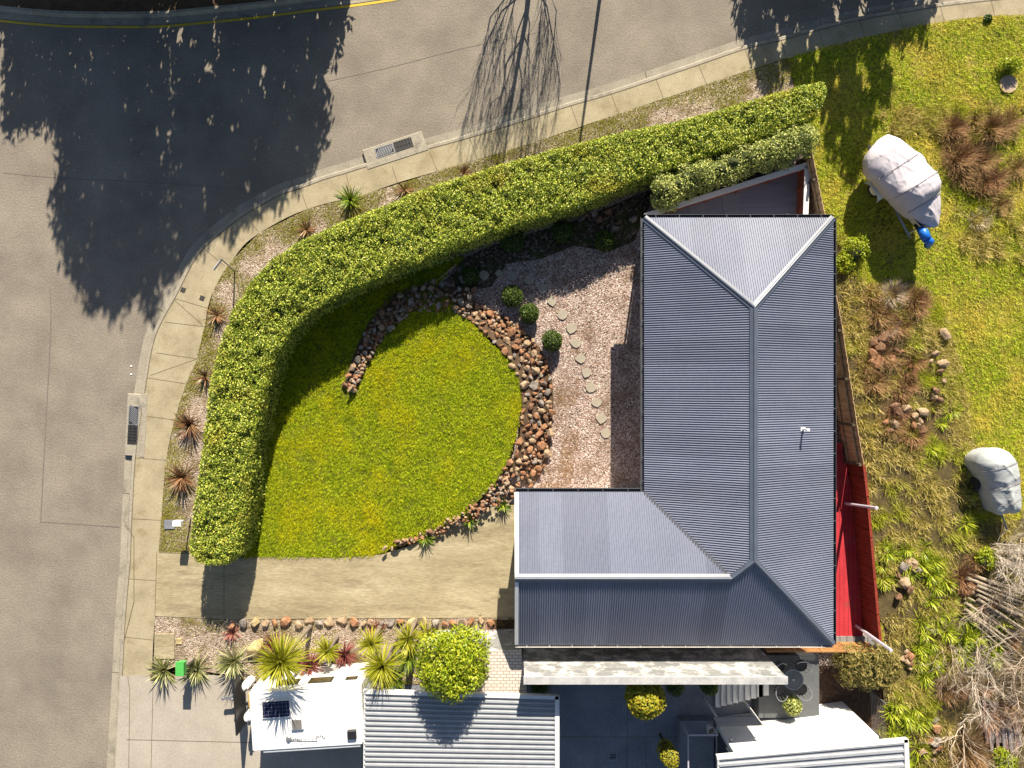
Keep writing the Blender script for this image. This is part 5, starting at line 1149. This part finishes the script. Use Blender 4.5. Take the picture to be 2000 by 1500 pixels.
def cover(outline, z_edge, axis, height, skirt, mat, crease=.02):
    """draped cover: outline in px, height(t,s) above the edge"""
    poly = PL(outline, z_edge); pts = [Vector((v.x, v.y)) for v in poly]; n0 = len(pts)
    q = np.array([(v.x, v.y) for v in poly]); pts2 = smoothline(list(q) + [q[0]], .08)[:-1]; n = len(pts2)
    lo = q.min(0); hi = q.max(0); gx, gy = np.meshgrid(np.arange(lo[0], hi[0], .05), np.arange(lo[1], hi[1], .05)); gx = gx.ravel(); gy = gy.ravel()
    m = inpoly(gx, gy, pts2) & (polydist(gx, gy, pts2) > .025)
    allp = [Vector(v) for v in pts2] + [Vector((a, b)) for a, b in zip(gx[m], gy[m])]
    vs, _, fs, *_ = delaunay_2d_cdt(allp, [(i, (i+1) % n) for i in range(n)], [], 1, 1e-6)
    x = np.array([v.x for v in vs]); y = np.array([v.y for v in vs]); d = polydist(x, y, pts2)
    a = np.array(P(*axis[0], z_edge))[:2]; b = np.array(P(*axis[1], z_edge))[:2]; ab = b-a; L = np.linalg.norm(ab); u = ab/L
    t = ((x-a[0])*u[0]+(y-a[1])*u[1])/L; s = (-(x-a[0])*u[1]+(y-a[1])*u[0])
    z = z_edge + height(t, s, d) + fold(x, y, t, s)*crease*ss(0, .12, d)
    V = list(zip(x, y, z)); F = [tuple(f) for f in fs]
    c = q.mean(0); bl = []
    for i in range(n):
        w_ = pts2[i] + (c - pts2[i])/np.linalg.norm(c-pts2[i])*.07; bl.append((w_[0], w_[1], z_edge - skirt + .03*math.sin(i*1.7)))
    # boundary vertices come first in the triangulation
    base = len(V); V += bl; F += [(i, (i+1) % n, base+(i+1) % n, base+i) for i in range(n)]
    return V, F, a, u, L
O1 = [(1734,262),(1716,272),(1703,287),(1694,302),(1692,320),(1697,338),(1712,352),(1730,376),(1750,398),(1772,418),(1796,432),(1812,440),(1832,442),(1836,418),(1838,396),(1834,370),(1830,350),(1821,333),(1808,316),(1794,300),(1776,285),(1756,270)]
def h1(t, s, d):
    k = np.interp(t, [0,.08,.18,.42,.50,.545,.66,.70,.74,.85,1], [.30,.42,.40,.46,.56,.78,.80,.70,.42,.34,.22])
    return k*(1-np.exp(-d/.20))*(1-.10*np.clip(np.abs(s), 0, 1)**2)
V, F, a, u, L = cover(O1, 1.25, ((1722,276),(1828,440)), h1, .42, M['tarp'], .06)
bc = P(1768,356); boat = thing('covered_boat', 'boat under a pale pinkish grey cover on the upper right grass', 'boat', (bc.x, bc.y, 0)); B3 = np.array([bc.x, bc.y, 0])
mb = MB(); mb.add([np.array(v)-B3 for v in V], F); o = mb.build('boat_cover', M['tarp'], boat); smooth_angle(o, 60)
straps(boat, V, B3, a, u, L, (.30,.545,.74), M['tarpseam'])
ang = math.atan2(u[1], u[0]); ctr = a + u*L*.5 - B3[:2]
# hull under the cover: keel-shaped section
hm = MB(); secs = []
for t_, hw in ((.0,.05),(.1,.38),(.3,.62),(.6,.66),(.93,.45)):
    c = a + u*L*t_ - B3[:2]; nn = np.array([-u[1], u[0]])
    secs.append([(*(c+nn*hw), 1.2), (*(c+nn*hw*.8), .75), (*c, .45+.3*(1-t_)**3), (*(c-nn*hw*.8), .75), (*(c-nn*hw), 1.2)])
vs = [p for sc in secs for p in sc]; hm.add(vs, [(5*i+k, 5*i+k+1, 5*i+k+6, 5*i+k+5) for i in range(4) for k in range(4)] + [(20,21,22,23,24)]); hm.build('hull', M['offwhite'], boat)
om = MB(); e0 = P(1800,446,1.1)-bc; e1 = P(1812,467,1.25)-bc; e2 = P(1816,472,1.0)-bc; e3 = P(1811,480,.7)-bc
mo = MB().tube([Vector((e0.x,e0.y,1.0)), Vector((e0.x*.7+e1.x*.3,e0.y*.7+e1.y*.3,1.12)), Vector((e1.x,e1.y,1.2))], [.13,.17,.16], 12).build('motor_cover', M['blue'], boat, True)
MB().tube([Vector((e1.x,e1.y,1.18)), Vector((e2.x,e2.y,1.0)), Vector((e3.x,e3.y,.72))], [.15,.15,.13], 12).build('motor_leg_cover', M['blue'], mo, True)
MB().box((e0.x-.05, e0.y+.12, .98), (.22,.2,.16), ang).build('motor_bracket', M['black'], boat)
tr = thing('boat_trailer', 'galvanised boat trailer with white mudguards under the covered boat', 'trailer', (bc.x, bc.y, 0)); nn = np.array([-u[1], u[0]]); mb = MB()
for sd in (-1, 1):
    p = a + u*L*.1 + nn*sd*.25 - B3[:2]; q = a + u*L*1.0 + nn*sd*.55 - B3[:2]; mb.tube([(*p,.42),(*q,.42)], .05, 4)
for t_ in (.3,.6,.95): p = a + u*L*t_ - B3[:2]; mb.tube([(*(p+nn*.55),.42),(*(p-nn*.55),.42)], .04, 4)
p = a + u*L*.1 - B3[:2]; q = a - u*.15 - B3[:2]; mb.tube([(*p,.42),(*q,.45)], .05, 4); mb.build('frame', M['steel'], tr)
for sd in (-1, 1):
    c = a + u*L*.52 - nn*sd*-.88 - B3[:2] if sd > 0 else None
for sd in (1, -1):
    wpx = P(1709,371,.35)-bc if sd > 0 else None
    c = np.array([wpx.x, wpx.y]) if sd > 0 else (a + u*L*.42 - B3[:2])*2 - np.array([P(1709,371,.35).x-bc.x, P(1709,371,.35).y-bc.y])
    if sd < 0: c = np.array([(P(1709,371,.35)-bc).x, (P(1709,371,.35)-bc).y]) + nn*1.72*(1 if np.dot(nn, -np.array([(P(1709,371,.35)-bc).x, (P(1709,371,.35)-bc).y])) > 0 else -1)
    wl = thing('wheel', None, None, (c[0], c[1], .32), ang); wl.parent = tr; out = 1 if np.dot(np.array([-math.sin(ang), math.cos(ang)]), c) > 0 else -1
    MB().lathe((0,0,0), [(.18,-.08),(.29,-.08),(.31,-.05),(.31,.05),(.29,.08),(.18,.08)], 20, 'Y').build('tyre', M['rubber'], wl)
    MB().lathe((0,.03*out,0), [(.001,.06*out),(.06,.07*out),(.10,.02*out),(.18,.05*out),(.18,-.05*out)], 16, 'Y').build('rim', M['white'], wl)
    g = MB(); pr = [(.43*math.cos(R(a_)), .40*math.sin(R(a_))) for a_ in range(10, 171, 16)]
    vs = [(x_, -.12*out, z_) for x_, z_ in pr] + [(x_, .24*out, z_*.96) for x_, z_ in pr]; k = len(pr); g.add(vs, [(i, i+1, k+i+1, k+i) for i in range(k-1)])
    g.build('mudguard', M['white'], wl)
O2 = [(1905,904),(1909,890),(1921,880),(1942,874),(1960,878),(1974,886),(1984,902),(1990,922),(1993,950),(1995,975),(1994,996),(1982,1003),(1966,1003),(1950,1006),(1942,992),(1934,970),(1927,945),(1916,926),(1908,914)]
def h2(t, s, d): return np.interp(t, [0,.2,.45,.55,1], [.45,.55,.5,.38,.28])*(1-np.exp(-d/.22)) + .10*np.exp(-((s+.02)/.10)**2)*ss(.4,.6,t)*ss(0,.2,d)
V, F, a, u, L = cover(O2, .95, ((1935,878),(1975,1005)), h2, .75, M['tarp2'], .055)
bc = P(1950,940); t = thing('covered_trailer', 'low trailer boat under a silver grey cover at the right edge', 'boat', (bc.x, bc.y, 0)); B3 = np.array([bc.x, bc.y, 0]); mb = MB(); mb.add([np.array(v)-B3 for v in V], F); o = mb.build('cover', M['tarp2'], t); smooth_angle(o, 60); straps(t, V, B3, a, u, L, (.25,.55,.8), M['tarpseam'])
mb = MB(); c0 = a-B3[:2]; c1 = a+u*L-B3[:2]; mb.tube([(*c0,.4),(*c1,.4)], .06, 4); mb.tube([(*c1,.4),(*(c1+u*.7),.42)], .04, 4); mb.build('trailer_frame', M['steel'], t)
for sd in (-1, 1):
    p = a+u*L*.5-B3[:2]+np.array([-u[1],u[0]])*sd*.55; MB().lathe((*p,.27), [(.001,-.07),(.25,-.07),(.27,-.04),(.27,.04),(.25,.07),(.001,.07)], 16, 'X').build('wheel', M['rubber'], t)

# ================================================================== TREES BEYOND THE TOP EDGE (they stand out of the frame and shade the road)
tanE = math.tan(R(SUN_EL)); kx = math.sin(R(SUN_AZ))/tanE; ky = math.cos(R(SUN_AZ))/tanE
def shade_tree(name, lab, shadow_px, n, leaf, w0, w1, trunks, holes=.0, group='trees beyond the road', seed=1):
    poly = np.array([tuple(P(a, b))[:2] for a, b in shadow_px]); q = scatter(poly, n); q = q[rng.random(n) < .35 + 1.3*polydist(q[:, 0], q[:, 1], poly)]; q = q + np.c_[rng.normal(0, .10, len(q)), rng.normal(0, .22, len(q))]
    if holes:
        nz = vnoise(q[:, 0]*2.6+seed, q[:, 1]*.9, 2.2) + .25*(vnoise(q[:, 0]*1.0+seed, q[:, 1]*.6, .9)-.5); q = q[rng.random(len(q)) < np.clip((nz - holes)*5 + .12, 0, 1)]
    W = rng.uniform(w0, w1, len(q)); z = (W - q[:, 1])/ky + rng.normal(0, .05, len(q)); k = z > .35; q = q[k]; W = W[k]; z = z[k]
    X = q[:, 0] + z*kx; Pn = np.c_[X, W, z]
    t = thing(name, lab, 'tree', (trunks[0], (w0+w1)/2, 0), 0, group); Pn -= np.array([trunks[0], (w0+w1)/2, 0])
    nrm = rng.normal(0, 1, (len(Pn), 3)) + [0, .6, .5]
    nr = unit(nrm); dn = np.tile([0, 0, -1.0], (len(Pn), 1)) + rng.normal(0, .35, (len(Pn), 3)); tt = unit(dn - nr*np.sum(dn*nr, 1)[:, None]); b = np.cross(nr, tt)
    sz = (leaf*rng.uniform(.6, 1.4, len(Pn)))[:, None]
    V = np.stack([Pn - tt*sz*.5, Pn + b*sz*.18, Pn + tt*sz*.5, Pn - b*sz*.18], 1).reshape(-1, 3)
    link('crown', np_mesh('crown', V, np.arange(len(Pn)*4).reshape(-1, 4)), M['gum'], t)
    top = np.percentile(z, 90)
    for x_ in trunks:
        mb = MB(); mb.tube([(x_-trunks[0],0,-.2),(x_-trunks[0]+.1,.1,top*.5),(x_-trunks[0],0,top*.9)], [.24,.17,.05], 10)
        for k in range(6): branches(mb, (x_-trunks[0], 0, top*(.25+.08*k)), (random.choice((-1,1))*.35, random.uniform(-.3,.3), 1), 1.2, .05, 1, .4, 3)
        mb.build('trunk', M['trunk'], t)
SH1 = [(-60,20),(3,40),(5,110),(2,190),(5,255),(70,235),(100,240),(112,290),(108,340),(95,380),(100,435),(112,490),(132,520),(140,560),(160,545),(172,610),(188,590),(208,600),(218,635),(232,600),(250,590),(265,560),(284,600),(296,620),(312,560),(335,520),(340,480),(330,420),(330,-60),(-60,-60)]
SH2 = [(330,-60),(676,-60),(680,40),(664,80),(650,110),(634,125),(632,150),(648,195),(640,240),(622,290),(604,345),(585,350),(560,380),(545,420),(528,400),(505,425),(470,440),(452,478),(432,455),(405,470),(385,500),(350,520),(330,560)]
shade_tree('gum_tree', 'tall dense tree beyond the far kerb shading the left of the road', SH1, 21000, .32, 15.0, 18.5, [-13.6], .04, seed=3)
shade_tree('gum_tree', 'tall dense tree beyond the far kerb shading the road bend', SH2, 20000, .32, 15.0, 18.5, [-9.0], .12, seed=11)
SH3 = [(1430,-60),(1440,20),(1444,45),(1456,60),(1468,100),(1474,140),(1482,175),(1500,180),(1545,150),(1560,180),(1580,210),(1600,225),(1612,300),(1622,340),(1634,300),(1645,350),(1660,358),(1685,320),(1703,270),(1712,220),(1740,205),(1742,160),(1728,125),(1738,90),(1752,105),(1775,70),(1800,78),(1822,40),(1838,-60)]
shade_tree('gum_tree', 'tall tree beyond the road shading the footpath and grass at the upper right', SH3, 13500, .32, 15.2, 18.2, [13.2], .16, seed=23)
# bare winter tree and street light pole, also just beyond the frame
random.seed(21)
t = thing('winter_tree', 'slender bare tree beyond the road casting a feathery shadow', 'tree', (.75, 15.8, 0), 0, 'trees beyond the road'); mb = MB()
mb.tube([(0,0,-.1),(.06,0,1.2),(-.02,.0,2.4),(-.05,0,3.6),(.0,0,5.6)], [.11,.09,.075,.055,.015], 8); mb.build('trunk', M['trunk'], t)
mb = MB()
for k, Lx_ in enumerate(np.linspace(-1.75, 1.75, 15)):
    Lx_ += random.uniform(-.12, .12); z0_ = random.uniform(-.1, .7) if abs(Lx_) > .9 else random.uniform(.4, 2.4); tp_ = random.uniform(3.4, 5.4); yy = random.uniform(-.4, .5)
    lm = [(0,0,z0_), (Lx_*.45+random.uniform(-.1,.1), yy*.4, z0_+.55), (Lx_*.75+random.uniform(-.15,.15), yy*.8, z0_+1.3), (Lx_*.92+random.uniform(-.15,.15), yy, (z0_+tp_)*.6), (Lx_*1.0+random.uniform(-.2,.2), yy, tp_)]
    mb.tube(lm, [.032,.026,.02,.014,.006], 5, False)
    for j in range(17):
        i = random.randint(1, 3); f = random.random(); q = Vector(lm[i]).lerp(Vector(lm[i+1]), f); branches(mb, q, (random.uniform(-.3,.3), random.uniform(-.2,.2), 1), random.uniform(.7,1.4), .012, 1, .40, 4, 3, .3, .12)
mb.build('branches', M['trunk'], t)
t = thing('street_pole', 'slim street light pole beyond the road casting a thin straight shadow', 'pole', (3.42, 15.3, 0)); MB().tube([(0,0,-.1),(0,0,4.2)], [.075,.045], 10).build('shaft', M['steel'], t)
MB().rbox((0,-.02,4.2), (.12,.2,.07), .02).build('lamp_head', M['offwhite'], t)
